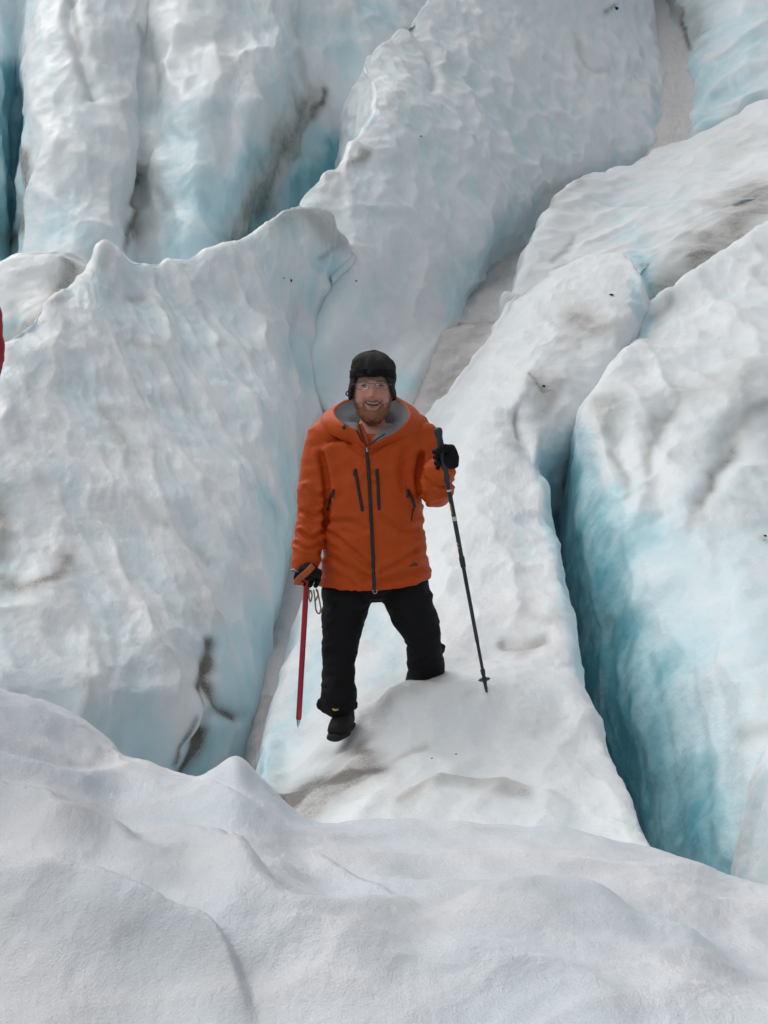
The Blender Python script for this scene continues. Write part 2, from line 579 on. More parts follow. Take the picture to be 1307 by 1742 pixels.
# --- central rib the man stands on, running away up and to the right
B = [
    [(440, 1400, 5.6), (500, 1420, 5.35), (600, 1440, 5.15), (740, 1450, 5.05), (900, 1455, 5.0), (1030, 1455, 4.95), (1118, 1450, 4.95)],
    [(428, 1340, 6.4), (490, 1345, 5.9), (570, 1350, 5.65), (740, 1345, 5.55), (900, 1355, 5.45), (1020, 1365, 5.35), (1096, 1385, 5.3)],
    [(440, 1295, 7.1), (500, 1280, 6.85), (578, 1268, 6.55), (720, 1265, 6.2), (880, 1265, 6.1), (975, 1262, 6.1), (1040, 1282, 6.0)],
    [(442, 1275, 7.4), (505, 1218, 7.2), (616, 1206, 6.85), (690, 1166, 6.55), (810, 1165, 6.5), (930, 1160, 6.6), (994, 1182, 6.7)],
    [(455, 1240, 7.7), (528, 1105, 7.9), (645, 1182, 7.0), (697, 1162, 6.85), (757, 1143, 6.78), (890, 1090, 7.3), (972, 1070, 7.6)],
    [(465, 1200, 8.0), (545, 1035, 8.3), (650, 1060, 7.9), (720, 1060, 7.8), (800, 1030, 7.9), (890, 990, 8.3), (955, 965, 8.6)],
    [(482, 1120, 8.7), (572, 950, 9.3), (680, 940, 9.2), (760, 915, 9.1), (830, 895, 9.2), (890, 885, 9.4), (938, 885, 9.6)],
    [(550, 1000, 10), (655, 830, 11), (720, 800, 10.9), (790, 775, 10.7), (850, 765, 10.8), (890, 760, 11.0), (922, 755, 11.3)],
    [(690, 760, 12.2), (745, 705, 12.4), (790, 680, 12.3), (830, 665, 12.2), (870, 650, 12.2), (910, 640, 12.3), (978, 690, 12.2)],
    [(770, 675, 13.3), (798, 640, 13.4), (840, 605, 13.4), (880, 580, 13.5), (930, 565, 13.6), (985, 565, 13.6), (1035, 610, 13.1)],
    [(838, 580, 14.6), (858, 550, 14.6), (890, 520, 14.8), (930, 490, 15.0), (990, 468, 15.2), (1050, 458, 15.2), (1086, 520, 14.4)],
    [(875, 530, 15.6), (898, 500, 15.8), (930, 470, 16.0), (965, 450, 16.2), (1010, 438, 16.2), (1058, 438, 16.0), (1094, 495, 15.0)],
]
B = [[sh([r[0]], -0.05, 0.1, -1.2)[0]] + r + [sh([r[-1]], 0.05, 0.05, -0.35)[0], sh([r[-1]], -0.10, 0.1, -1.5)[0], sh([r[-1]], -0.2, 0.1, -4.0)[0]] for r in B]
B.append(sh(B[-1], 0.0, 0.7, -0.8))
B.append(sh(B[-1], 0.0, 0.9, -3.0))
ice_body('ice_rib', B, 34, 28, M['ice'], scallop=(0.040, 0.26, (720, 1060, 850, 960), 3.0), lump=(0.05, 0.6), rough=0.010, seed=5, cup_blue=0.22,
         ledge=[([(650, 1395), (690, 1360), (745, 1335), (830, 1330), (900, 1342), (1000, 1375)], 45, 0.06, 12), ([(640, 1310), (760, 1280), (900, 1275), (1010, 1260)], 60, 0.03, 22)],
         crease=[([(860, 1085), (900, 1095), (930, 1085)], 10, 0.03), ([(880, 700), (900, 760), (925, 800)], 14, 0.05)],
         dirt=[([(498, 1355), (530, 1335), (575, 1318), (620, 1300)], 30, 1.25), ([(490, 1345), (540, 1322), (600, 1310)], 12, 1.15), ([(560, 1345), (640, 1320)], 24, 0.5), ([(515, 1385), (560, 1350), (590, 1330)], 30, 0.75), ([(590, 1325), (640, 1312)], 8, 1.0), ([(520, 1375), (580, 1345), (640, 1320)], 10, 0.75), ([(600, 1312), (660, 1290), (720, 1262)], 8, 0.42), ([(680, 1375), (740, 1340), (820, 1334), (900, 1345)], 12, 0.55),
               ([(630, 1215), (680, 1175), (740, 1150)], 18, 0.38), ([(862, 1090), (895, 1098), (925, 1088)], 11, 0.6), ([(900, 1030), (930, 1050), (950, 1045)], 14, 0.3), ([(880, 700), (885, 735)], 7, 0.65),  # first stroke paints in the grey shading below the crest
               ([(905, 640), (925, 660), (935, 690), (940, 650)], 17, 0.55), ([(900, 632), (922, 662), (938, 664)], 4, 0.9), ([(970, 545), (1000, 562), (1035, 555), (980, 530)], 20, 0.62), ([(940, 600), (1000, 575)], 12, 0.3),
               ([(850, 700), (870, 760)], 10, 0.2), ([(860, 520), (930, 470)], 6, 0.4)],
         blue=[([(540, 1110), (480, 1230), (440, 1290)], 35, 0.45), ([(620, 1060), (650, 1130)], 50, 0.3), ([(920, 780), (940, 900), (965, 1020), (990, 1150)], 14, 0.5), ([(890, 860), (900, 960)], 25, 0.12),
               ([(1085, 470), (1090, 540)], 10, 0.45)])

# --- left mass: big scalloped slope falling to the trench
D = [
    [(-500, 830, 7.6), (-250, 740, 8.4), (-90, 650, 9.1), (0, 588, 9.6), (80, 514, 10.3), (130, 470, 10.8), (176, 410, 11.2), (236, 444, 11.5), (300, 440, 11.9), (390, 420, 12.4), (455, 380, 12.9), (492, 356, 13.2), (545, 358, 13.6), (585, 405, 13.9), (630, 465, 14.5)],
    [(-500, 930, 7.1), (-250, 840, 7.9), (-90, 740, 8.5), (0, 680, 8.9), (85, 590, 9.7), (145, 545, 10.2), (190, 492, 10.7), (240, 500, 11.1), (305, 495, 11.5), (390, 480, 12.0), (455, 450, 12.5), (490, 425, 12.9), (530, 425, 13.2), (575, 455, 13.75), (630, 510, 14.45)],
    [(-500, 1030, 6.7), (-250, 960, 7.3), (-90, 880, 7.8), (0, 800, 8.3), (100, 720, 9.0), (170, 660, 9.6), (220, 612, 10.1), (270, 600, 10.4), (330, 590, 10.9), (400, 570, 11.4), (450, 550, 11.9), (478, 530, 12.4), (498, 525, 12.9), (545, 530, 13.3), (615, 570, 14.0)],
    [(-500, 1120, 6.3), (-250, 1060, 6.8), (-90, 1000, 7.2), (0, 940, 7.6), (110, 880, 8.1), (190, 820, 8.7), (250, 770, 9.2), (310, 740, 9.6), (370, 710, 10.1), (430, 680, 10.6), (470, 655, 11.1), (488, 630, 11.6), (497, 620, 12.1), (535, 625, 12.5), (592, 655, 13.1)],
    [(-500, 1200, 6.1), (-250, 1150, 6.4), (-90, 1110, 6.7), (0, 1065, 7.0), (130, 1025, 7.4), (220, 985, 7.8), (290, 945, 8.2), (350, 905, 8.7), (410, 860, 9.2), (455, 815, 9.8), (488, 775, 10.4), (502, 745, 11.0), (508, 735, 11.6), (528, 735, 12.0), (568, 755, 12.7)],
    [(-500, 1280, 6.0), (-250, 1240, 6.2), (-90, 1220, 6.35), (0, 1185, 6.55), (130, 1165, 6.8), (220, 1135, 7.1), (290, 1098, 7.4), (345, 1060, 7.8), (400, 1020, 8.3), (448, 975, 8.9), (484, 935, 9.5), (499, 905, 10.1), (505, 890, 10.8), (513, 885, 11.5), (530, 890, 12.1)],
    [(-500, 1360, 5.9), (-250, 1340, 6.1), (-90, 1330, 6.2), (0, 1305, 6.35), (120, 1295, 6.55), (200, 1275, 6.8), (275, 1248, 7.0), (335, 1220, 7.25), (390, 1185, 7.6), (438, 1135, 8.1), (464, 1080, 8.7), (478, 1045, 9.3), (486, 1020, 10.0), (494, 1012, 10.7), (505, 1010, 11.4)],
    [(-500, 1460, 5.8), (-250, 1440, 6.0), (-90, 1430, 6.1), (0, 1410, 6.2), (120, 1390, 6.4), (200, 1375, 6.65), (270, 1355, 6.85), (320, 1335, 7.05), (385, 1315, 7.3), (440, 1270, 7.7), (456, 1200, 8.3), (466, 1140, 9.0), (476, 1105, 9.8), (485, 1095, 10.5), (495, 1090, 11.2)],
]
D[-1] = sh(D[-1], 0.0, 0.02, -0.30)
D = [sh(D[0], -0.2, 1.4, -3.5), sh(D[0], -0.05, 0.75, -1.0), sh(D[0], 0, 0.22, -0.13)] + D + [sh(D[-1], 0.1, 0.0, -0.8), sh(D[-1], 0.2, 0.1, -2.5)]
ice_body('ice_slope', D, 34, 26, M['ice'], fade=[(430, 1200, 110, 0.15), (360, 1290, 60, 0.3), (500, 1000, 90, 0.3), (540, 600, 70, 0.3), (176, 404, 25, 0.2)], scallop=(0.085, 0.25, (190, 700, 310, 920), 3.6), lump=(0.06, 0.9), rough=0.010, seed=9, cup_blue=0.42, base_blue=0.06,
         crease=[([(362, 1095), (350, 1165), (385, 1205), (405, 1215)], 11, 0.035), ([(350, 1215), (330, 1270), (308, 1325)], 12, 0.045), ([(335, 1170), (350, 1230), (305, 1270)], 9, 0.025), ([(548, 452), (600, 500)], 16, 0.05)],
         dirt=[([(362, 1092), (350, 1135), (338, 1165)], 12, 1.25), ([(350, 1150), (368, 1195), (400, 1215)], 9, 1.1), ([(350, 1235), (335, 1275), (305, 1322)], 12, 1.25), ([(322, 1225), (303, 1275), (296, 1300)], 5, 0.85), ([(335, 1160), (345, 1210), (350, 1240)], 5, 0.8),
               ([(10, 965), (50, 992), (100, 970), (112, 940)], 14, 0.75), ([(0, 830), (18, 880), (10, 920)], 16, 0.6), ([(180, 690), (205, 760)], 14, 0.4), ([(10, 970), (45, 990)], 4, 0.8), ([(85, 515), (170, 440)], 8, 0.3), ([(215, 505), (245, 498)], 8, 0.5), ([(225, 580), (265, 588)], 8, 0.35),
               ([(475, 362), (540, 368), (578, 405)], 24, 0.5), ([(555, 440), (578, 415)], 6, 0.55), ([(345, 935), (360, 950)], 10, 0.35), ([(190, 740), (205, 770)], 9, 0.3), ([(170, 410), (190, 500)], 10, 0.25), ([(330, 930), (240, 860)], 8, 0.2)],
         blue=[([(470, 1050), (430, 1250)], 40, 0.45), ([(500, 800), (480, 950), (440, 1100)], 36, 0.35), ([(560, 470), (600, 520), (590, 600)], 34, 0.42), ([(500, 590), (530, 640)], 20, 0.3), ([(360, 1240), (330, 1320)], 30, 0.6), ([(390, 1080), (380, 1280)], 45, 0.35), ([(210, 1180), (240, 1290)], 50, 0.2)])

# --- small lump behind the left mass, with a dirty gully
D2 = [
    [(-400, 500, 11.4), (-150, 470, 11.6), (-30, 462, 11.8), (32, 436, 11.9), (95, 430, 12.0), (135, 440, 12.1), (190, 470, 12.3), (260, 520, 12.6)],
    [(-400, 560, 10.9), (-150, 530, 11.0), (-30, 515, 11.2), (30, 490, 11.4), (85, 480, 11.5), (120, 490, 11.6), (180, 520, 11.9), (260, 560, 12.3)],
    [(-400, 640, 10.4), (-150, 620, 10.5), (-30, 600, 10.6), (30, 570, 10.9), (70, 540, 11.0), (110, 530, 11.2), (180, 560, 11.6), (260, 600, 12.1)],
    [(-400, 720, 10.1), (-150, 700, 10.2), (-30, 680, 10.3), (30, 650, 10.5), (70, 620, 10.8), (110, 600, 11.0), (180, 620, 11.4), (260, 650, 12.0)],
]
D2 = [sh(D2[0], 0, 1.0, -3.0), sh(D2[0], 0, 0.3, -0.3)] + D2
ice_body('ice_lump', D2, 16, 16, M['ice'], scallop=(0.04, 0.3, (0.3, -0.5, -1), 2), seed=21,
         dirt=[([(20, 590), (70, 530), (110, 480), (125, 445)], 24, 0.75), ([(0, 600), (50, 565), (85, 515)], 8, 0.9), ([(40, 560), (90, 470)], 28, 0.35)], blue=[([(0, 560), (40, 545)], 15, 0.3)])

# --- trodden floor of the trench
P_L = [(436, 1370, 6.7), (446, 1310, 7.1), (450, 1270, 7.4), (455, 1200, 7.9), (462, 1090, 8.8), (490, 980, 9.9), (510, 850, 11.3), (600, 760, 12.2), (690, 700, 12.9), (728, 650, 13.5), (752, 595, 14.3), (772, 556, 15.1), (778, 552, 15.6), (790, 525, 16.3), (805, 490, 17.3), (830, 455, 18.8), (870, 400, 21.5), (950, 345, 23.5), (1060, 300, 25.5), (1112, 262, 26.6), (1124, 220, 27.8), (1128, 150, 30.5), (1130, 90, 33.2), (1112, 45, 35.4), (1080, 8, 37.5), (1040, -40, 40.5), (980, -90, 44)]
P_R = [(480, 1370, 6.7), (500, 1300, 7.1), (520, 1240, 7.4), (540, 1170, 7.9), (580, 1060, 8.8), (630, 940, 9.9), (720, 830, 11.3), (760, 740, 12.2), (790, 690, 12.9), (812, 645, 13.5), (842, 590, 14.3), (862, 550, 15.1), (868, 548, 15.6), (872, 520, 16.3), (878, 480, 17.3), (890, 440, 18.8), (930, 390, 21.5), (1020, 335, 23.5), (1130, 280, 25.5), (1190, 245, 26.6), (1192, 215, 27.8), (1194, 150, 30.5), (1196, 90, 33.2), (1180, 50, 35.4), (1145, 10, 37.5), (1100, -35, 40.5), (1050, -85, 44)]
Ppath = []
for l, r in zip(P_L, P_R):
    a, b = np.array(at(*l)), np.array(at(*r))
    b[2] = a[2]
    row = []
    for k, dz in ((-0.6, -0.6), (-0.25, -0.12), (0.15, 0.0), (0.5, -0.03), (0.85, 0.0), (1.25, 0.10), (1.6, 0.5)):
        q = a + (b - a) * k
        row.append((q[0], q[1], q[2] + dz * 0.35 - 0.02, 0))
    Ppath.append(row)
ice_body('snow_path', Ppath, 20, 14, M['path'], scallop=(0.03, 0.12, (0, 1, 0.2), 1.0), lump=(0.04, 0.35), rough=0.022, seed=25, base_dirt=0.15, cup_blue=0.0,
         dirt=[([(455, 1185), (490, 1195)], 6, 0.8), ([(440, 1270), (460, 1200)], 10, 0.5), ([(760, 600), (820, 560)], 18, 0.42), ([(730, 670), (800, 620)], 16, 0.4), ([(800, 500), (860, 460)], 14, 0.42), ([(770, 553), (860, 548)], 3, 0.5)])

# --- centre back mass
E = [
    [(600, 445, 14.0), (572, 405, 14.2), (522, 352, 14.4), (562, 300, 15.2), (606, 260, 16.0), (642, 198, 17.2), (646, 150, 18.4), (628, 108, 19.8), (668, 74, 21.0), (722, 22, 23.0), (800, -70, 27.0), (900, -200, 33)],
    [(550, 505, 13.5), (575, 452, 13.9), (605, 400, 14.2), (640, 345, 15.0), (668, 290, 16.0), (690, 225, 17.3), (702, 165, 18.7), (705, 118, 20.2), (745, 95, 21.5), (800, 30, 24.0), (880, -70, 28.0), (980, -200, 34)],
    [(540, 600, 12.6), (600, 520, 13.4), (650, 480, 14.1), (690, 430, 15.0), (730, 370, 16.0), (760, 300, 17.6), (790, 230, 19.4), (815, 170, 21.2), (850, 110, 23.2), (890, 40, 25.8), (960, -70, 29.5), (1050, -200, 35)],
    [(570, 680, 12.4), (640, 590, 13.4), (690, 545, 14.3), (730, 495, 15.1), (770, 432, 16.2), (810, 370, 17.7), (850, 300, 19.7), (890, 235, 22.0), (935, 170, 24.4), (985, 80, 27.6), (1030, -50, 32.0), (1120, -200, 37)],
    [(620, 720, 12.4), (690, 620, 13.5), (735, 570, 14.6), (766, 525, 15.5), (796, 472, 16.7), (832, 420, 18.2), (890, 350, 20.3), (960, 290, 23.0), (1020, 228, 25.3), (1070, 130, 29.0), (1085, -10, 34.5), (1140, -200, 40)],
    [(660, 750, 12.4), (715, 650, 13.5), (748, 595, 14.6), (777, 552, 15.6), (800, 508, 17.0), (838, 450, 19.0), (905, 385, 21.3), (990, 322, 24.2), (1095, 282, 26.6), (1128, 225, 28.2), (1130, 100, 33.0), (1085, -20, 40)],
]
E = [[sh([r[0]], -0.6, 0.9, -1.8)[0], sh([r[0]], -0.5, 0.55, -0.4)[0], sh([r[0]], -0.25, 0.2, -0.08)[0]] + r for r in E]
E = [sh(E[0], -0.7, 0.9, -3.0), sh(E[0], -0.45, 0.35, -1.0), sh(E[0], -0.12, 0.08, -0.12)] + E + [sh(E[-1], 0.08, 0.1, -0.6), sh(E[-1], 0.1, 0.3, -3.0)]
ice_body('ice_mass', E, 30, 28, M['ice'], fade=[(560, 600, 70, 0.25), (580, 480, 50, 0.4), (748, 595, 60, 0.15), (712, 655, 55, 0.15), (665, 730, 70, 0.15), (785, 540, 40, 0.3)], scallop=(0.13, 0.42, (700, 250, 790, 420), 3.0), lump=(0.10, 1.6), rough=0.014, seed=33, cup_blue=0.34, base_blue=0.03,
         crease=[([(690, 35), (735, 90), (745, 140)], 9, 0.10), ([(600, 600), (660, 590)], 20, 0.05)],
         dirt=[([(612, 262), (622, 268), (600, 275)], 7, 0.75), ([(560, 300), (620, 265)], 6, 0.4), ([(690, 40), (680, 15)], 8, 0.8), ([(590, 110), (610, 100), (640, 88)], 6, 0.35), ([(980, 60), (1000, 110), (1030, 120)], 6, 0.42), ([(1085, 130), (1095, 150)], 8, 0.35), ([(1035, 15), (1045, 10)], 4, 0.9), ([(520, 720), (540, 740)], 10, 0.55), ([(545, 455), (580, 425)], 6, 0.4),
               ([(985, 300), (940, 330)], 8, 0.28), ([(650, 190), (665, 170)], 8, 0.3)],
         blue=[([(560, 480), (620, 510), (640, 560)], 40, 0.22), ([(520, 590), (545, 660)], 26, 0.35), ([(800, 500), (850, 410), (900, 370)], 34, 0.36), ([(770, 540), (790, 500)], 14, 0.4), ([(640, 660), (700, 640)], 26, 0.3), ([(1110, 180), (1125, 240), (1000, 310)], 20, 0.26), ([(560, 290), (650, 190)], 5, 0.3), ([(760, 200), (900, 250)], 90, 0.12)])

# --- right back slope
Fb = [
    [(1120, 262, 26.2), (1180, 232, 27.0), (1250, 195, 28.0), (1320, 160, 29.0), (1500, 80, 31.0), (1900, -40, 34.0)],
    [(1050, 290, 24.0), (1120, 285, 23.6), (1200, 268, 23.6), (1307, 235, 24.2), (1500, 170, 25.5), (1900, 80, 28.0)],
    [(984, 306, 21.6), (1045, 345, 20.6), (1140, 345, 20.2), (1300, 300, 20.8), (1500, 250, 21.5), (1900, 180, 23.0)],
    [(932, 356, 19.5), (1000, 398, 18.6), (1085, 412, 18.0), (1200, 380, 18.5), (1320, 330, 19.4), (1900, 270, 20.0)],
    [(892, 430, 17.6), (955, 448, 17.2), (1030, 450, 17.0), (1100, 455, 16.8), (1180, 430, 17.2), (1900, 400, 18.0)],
    [(858, 520, 16.0), (905, 505, 16.0), (990, 495, 16.4), (1080, 505, 16.4), (1130, 520, 16.2), (1900, 560, 16.5)],
    [(846, 548, 15.4), (890, 545, 15.4), (980, 560, 15.6), (1075, 580, 15.6), (1120, 580, 15.4), (1900, 640, 15.0)],
]
Fb = [[sh([r[0]], 0.15, 0.5, -3.0)[0], sh([r[0]], 0.02, 0.2, -0.8)[0]] + r for r in Fb]
Fb = [sh(Fb[0], 0, 1.2, -2.5), sh(Fb[0], 0, 0.4, -0.3)] + Fb + [sh(Fb[-1], 0, -0.1, -3.0)]
ice_body('ice_shoulder', Fb, 30, 30, M['ice'], scallop=(0.06, 0.36, (1000, 450, 1180, 350), 3.4), lump=(0.12, 1.3), rough=0.012, seed=41, cup_blue=0.25,
         dirt=[([(1000, 300), (960, 335), (940, 350)], 8, 0.45), ([(975, 405), (940, 445)], 6, 0.55), ([(880, 520), (930, 480), (960, 450)], 8, 0.35), ([(1110, 530), (1150, 480), (1190, 440), (1250, 370), (1300, 340)], 34, 0.8), ([(1290, 335), (1330, 330)], 30, 0.7), ([(1170, 440), (1185, 435)], 8, 0.9), ([(1200, 420), (1290, 345)], 14, 0.7), ([(1230, 260), (1307, 230)], 26, 0.3)],
         blue=[([(1085, 440), (1095, 480), (1100, 540)], 16, 0.75), ([(1080, 400), (1100, 460)], 30, 0.3), ([(1050, 360), (1150, 330)], 40, 0.15)])

# --- right mass and the blue wall of the crevasse below it
Gm = [
    [(1060, 560, 15.4), (1098, 548, 15.1), (1150, 500, 16.0), (1225, 440, 17.4), (1310, 385, 18.6), (1500, 300, 20.5), (1900, 260, 21)],
    [(1050, 600, 14.4), (1084, 574, 14.0), (1140, 550, 14.5), (1220, 510, 15.0), (1310, 460, 16.0), (1500, 400, 18.0), (1900, 380, 19)],
    [(1010, 650, 13.2), (1042, 632, 12.7), (1110, 618, 12.8), (1200, 590, 13.2), (1310, 550, 14.0), (1500, 500, 15.5), (1900, 480, 17)],
    [(975, 700, 12.6), (998, 676, 12.0), (1065, 680, 11.7), (1160, 678, 11.7), (1310, 640, 12.2), (1500, 600, 13.5), (1900, 580, 15)],
    [(950, 750, 12.5), (984, 722, 11.6), (1045, 755, 10.9), (1140, 768, 10.7), (1230, 755, 10.9), (1500, 720, 12.0), (1900, 700, 13.5)],
    [(945, 820, 12.3), (978, 800, 11.3), (1025, 845, 10.4), (1115, 858, 9.9), (1215, 850, 9.8), (1420, 820, 10.6), (1900, 830, 12)],
    [(940, 910, 12.0), (968, 905, 11.0), (1018, 945, 10.0), (1108, 950, 9.4), (1210, 950, 9.0), (1380, 945, 9.0), (1900, 980, 10)],
    [(945, 1030, 11.4), (968, 1025, 10.5), (1028, 1075, 9.4), (1118, 1080, 8.7), (1220, 1080, 8.2), (1380, 1090, 7.8), (1900, 1150, 8)],
    [(960, 1170, 10.6), (994, 1165, 9.6), (1058, 1200, 8.6), (1140, 1208, 8.0), (1230, 1210, 7.5), (1380, 1230, 6.9), (1900, 1300, 6.6)],
    [(1000, 1300, 9.5), (1044, 1295, 8.6), (1100, 1320, 7.9), (1170, 1335, 7.35), (1245, 1345, 6.9), (1380, 1370, 6.3), (1900, 1440, 5.8)],
    [(1060, 1440, 8.3), (1106, 1440, 7.5), (1150, 1450, 7.1), (1200, 1462, 6.7), (1255, 1478, 6.3), (1380, 1500, 5.8), (1900, 1600, 5.2)],
    [(1120, 1620, 7.2), (1160, 1620, 6.8), (1200, 1630, 6.45), (1240, 1640, 6.15), (1290, 1650, 5.9), (1400, 1670, 5.5), (1900, 1800, 4.8)],
]
Gm = [sh(Gm[0], 0, 0.5, -2.5)] + Gm + [sh(Gm[-1], 0, 0.1, -2.5)]
Gm = [[sh([r[0]], -0.6, 0.8, -0.2)[0]] + r for r in Gm]
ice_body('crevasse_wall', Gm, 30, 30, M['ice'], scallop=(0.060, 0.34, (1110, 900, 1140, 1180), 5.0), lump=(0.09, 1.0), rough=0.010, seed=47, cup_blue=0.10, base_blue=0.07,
         crease=[([(1045, 740), (1062, 790), (1048, 850)], 24, 0.05), ([(1150, 700), (1112, 760), (1110, 810), (1122, 860)], 22, 0.05), ([(1260, 730), (1225, 790), (1195, 850)], 22, 0.05), ([(1110, 1120), (1140, 1260), (1155, 1420)], 9, 0.012), ([(1060, 1130), (1085, 1250), (1105, 1390)], 9, 0.012), ([(1180, 1150), (1200, 1300), (1205, 1450)], 10, 0.010), ([(1020, 1030), (1050, 1180)], 9, 0.010)],
         dirt=[([(1020, 690), (1050, 680), (1045, 720)], 20, 0.5), ([(1120, 700), (1180, 670), (1250, 660)], 26, 0.38), ([(1035, 760), (1055, 800), (1062, 845)], 9, 0.42), ([(1160, 670), (1125, 720), (1108, 770), (1100, 800)], 8, 0.45), ([(1190, 850), (1215, 810), (1240, 775), (1250, 750)], 12, 0.7), ([(1150, 690), (1230, 650), (1300, 640)], 22, 0.3), ([(1255, 740), (1280, 700), (1307, 680)], 14, 0.5), ([(1190, 840), (1170, 890)], 10, 0.35), ([(1035, 1050), (1040, 1100)], 9, 0.35), ([(1110, 540), (1140, 510)], 10, 0.45), ([(1150, 660), (1290, 620)], 18, 0.3), ([(1300, 910), (1307, 915)], 4, 0.8),
               ([(1270, 1255), (1307, 1240)], 14, 0.4)],
         blue=[([(975, 1000), (1000, 1160), (1060, 1310), (1130, 1450)], 100, 1.15), ([(965, 800), (970, 900), (985, 1050)], 46, 1.0), ([(1020, 930), (1080, 1130), (1150, 1350), (1190, 1470)], 90, 0.85), ([(1110, 950), (1170, 1150), (1230, 1350)], 90, 0.36), ([(1250, 900), (1280, 1200)], 90, 0.22), ([(960, 760), (990, 740)], 20, 0.5), ([(1090, 560), (1105, 540)], 10, 0.5)])  # dense blue ice; wide deep strokes also stand in for missing crevasse shade

# --- ice block at the lower right
J = [
    [(1300, 1262, 7.0), (1340, 1250, 6.9), (1420, 1240, 6.8), (1600, 1240, 6.6)],
    [(1280, 1315, 6.75), (1312, 1302, 6.1), (1400, 1290, 5.8), (1600, 1300, 5.6)],
    [(1262, 1390, 6.6), (1296, 1385, 5.9), (1400, 1380, 5.5), (1600, 1400, 5.3)],
    [(1246, 1450, 6.5), (1284, 1450, 5.8), (1400, 1460, 5.4), (1600, 1480, 5.2)],
    [(1236, 1520, 6.4), (1274, 1530, 5.7), (1400, 1560, 5.3), (1600, 1600, 5.1)],
    [(1228, 1620, 6.3), (1266, 1640, 5.7), (1400, 1680, 5.2), (1600, 1750, 5.0)],
]
ice_body('ice_block', J, 14, 14, M['ice'], scallop=(0.02, 0.25, (0.1, -0.1, -1), 3.0), lump=(0.02, 0.4), seed=53, base_blue=0.12,
         dirt=[([(1275, 1258), (1310, 1250)], 10, 0.4), ([(1255, 1450), (1270, 1400)], 8, 0.25)])

# --- far left wall with deep slots
cols = [-600, -300, -60, 0, 36, 62, 125, 190, 240, 262, 335, 410, 455, 500, 540, 590, 650, 740]
Iw = []
for y, ys in ((-330, [29, 28, 27, 27, 27.5, 26, 25.2, 25.3, 25.6, 25.7, 25.5, 25.8, 26, 26.5, 27, 27.6, 28, 29]),
              (-150, [26, 25, 24, 24, 24.6, 22.6, 22, 22.1, 22.4, 22.5, 22.2, 22.5, 22.8, 23.2, 23.8, 24.4, 25, 26]),
              (0, [24, 22.8, 21.8, 21.8, 22.4, 20.4, 19.8, 20, 20.4, 20.5, 20.1, 20.4, 20.6, 21.0, 21.6, 22.2, 22.8, 24]),
              (130, [22.4, 21, 20.2, 20.2, 21.2, 18.8, 18.2, 18.4, 18.8, 19.0, 18.5, 18.8, 18.9, 19.3, 20.2, 20.8, 21.2, 22.5]),
              (260, [21, 19.8, 19.0, 19.2, 20.4, 17.6, 16.9, 17.1, 17.6, 17.9, 17.2, 17.5, 17.7, 18.8, 19.6, 20.1, 20.4, 21.2]),
              (370, [20, 19, 18.2, 18.5, 19.6, 16.7, 16.0, 16.2, 16.8, 17.2, 16.4, 16.7, 17.2, 18.6, 19.2, 19.6, 19.9, 20.4]),
              (480, [19, 18.2, 17.6, 17.9, 18.8, 16.0, 15.4, 15.6, 16.2, 16.6, 15.8, 16.2, 17.0, 18.2, 18.8, 19.1, 19.4, 19.8]),
              (600, [18.4, 17.6, 17.0, 17.2, 17.9, 15.6, 15.0, 15.3, 16.0, 16.4, 15.3, 15.9, 16.8, 17.8, 18.3, 18.6, 19, 19.3])):
    k = (y - 0) / 430.0
    skew = [0, 0, 0, 0, -14 * k, -14 * k, -10 * k, -10 * k, -16 * k, -20 * k, -20 * k, -40 * k, -60 * k, -75 * k, -65 * k, -30 * k, 0, 0]
    Iw.append([(c + s, y, Yv) for c, s, Yv in zip(cols, skew, ys)])
Iw.append(sh(Iw[-1], 0, -0.2, -3.0))
ice_body('ice_cliff', Iw, 34, 20, M['ice'], scallop=(0.15, 0.52, (310, 60, 350, 300), 2.8), lump=(0.15, 1.7), rough=0.014, seed=59, cup_blue=0.26, base_blue=0.04,
         crease=[([(250, 70), (262, 160), (245, 260), (235, 340)], 14, 0.10), ([(120, 0), (130, 70), (165, 160)], 12, 0.12)],
         dirt=[([(44, 255), (46, 310), (38, 380), (22, 435)], 6, 1.0), ([(242, 280), (238, 335), (225, 400), (212, 425)], 9, 0.75), ([(240, 290), (233, 350), (222, 400)], 7, 1.0), ([(255, 40), (262, 110), (252, 170)], 8, 0.45), ([(120, 0), (135, 80)], 6, 0.4), ([(525, 165), (490, 240), (455, 310), (420, 375), (400, 410)], 27, 0.85), ([(524, 165), (480, 235), (450, 300), (430, 350)], 9, 0.55), ([(550, 152), (537, 195)], 11, 1.0), ([(530, 200), (500, 270)], 8, 0.7), ([(515, 90), (525, 150)], 6, 0.4), ([(505, 0), (515, 60)], 7, 0.35), ([(265, 290), (285, 345)], 10, 0.4), ([(235, 50), (240, 60)], 6, 0.5)],
         blue=[([(20, 120), (20, 250), (10, 430)], 26, 0.85), ([(570, 250), (520, 340), (440, 410)], 40, 0.9), ([(635, 180), (570, 300)], 34, 0.9), ([(350, 330), (330, 430)], 60, 0.5), ([(430, 270), (360, 400)], 26, 0.55), ([(330, 190), (320, 300)], 60, 0.25), ([(110, 350), (140, 420)], 50, 0.28), ([(480, 60), (470, 160)], 60, 0.2), ([(0, 0), (10, 120)], 60, 0.25), ([(600, 60), (660, 30)], 60, 0.3), ([(580, 130), (620, 160)], 20, 0.1)])

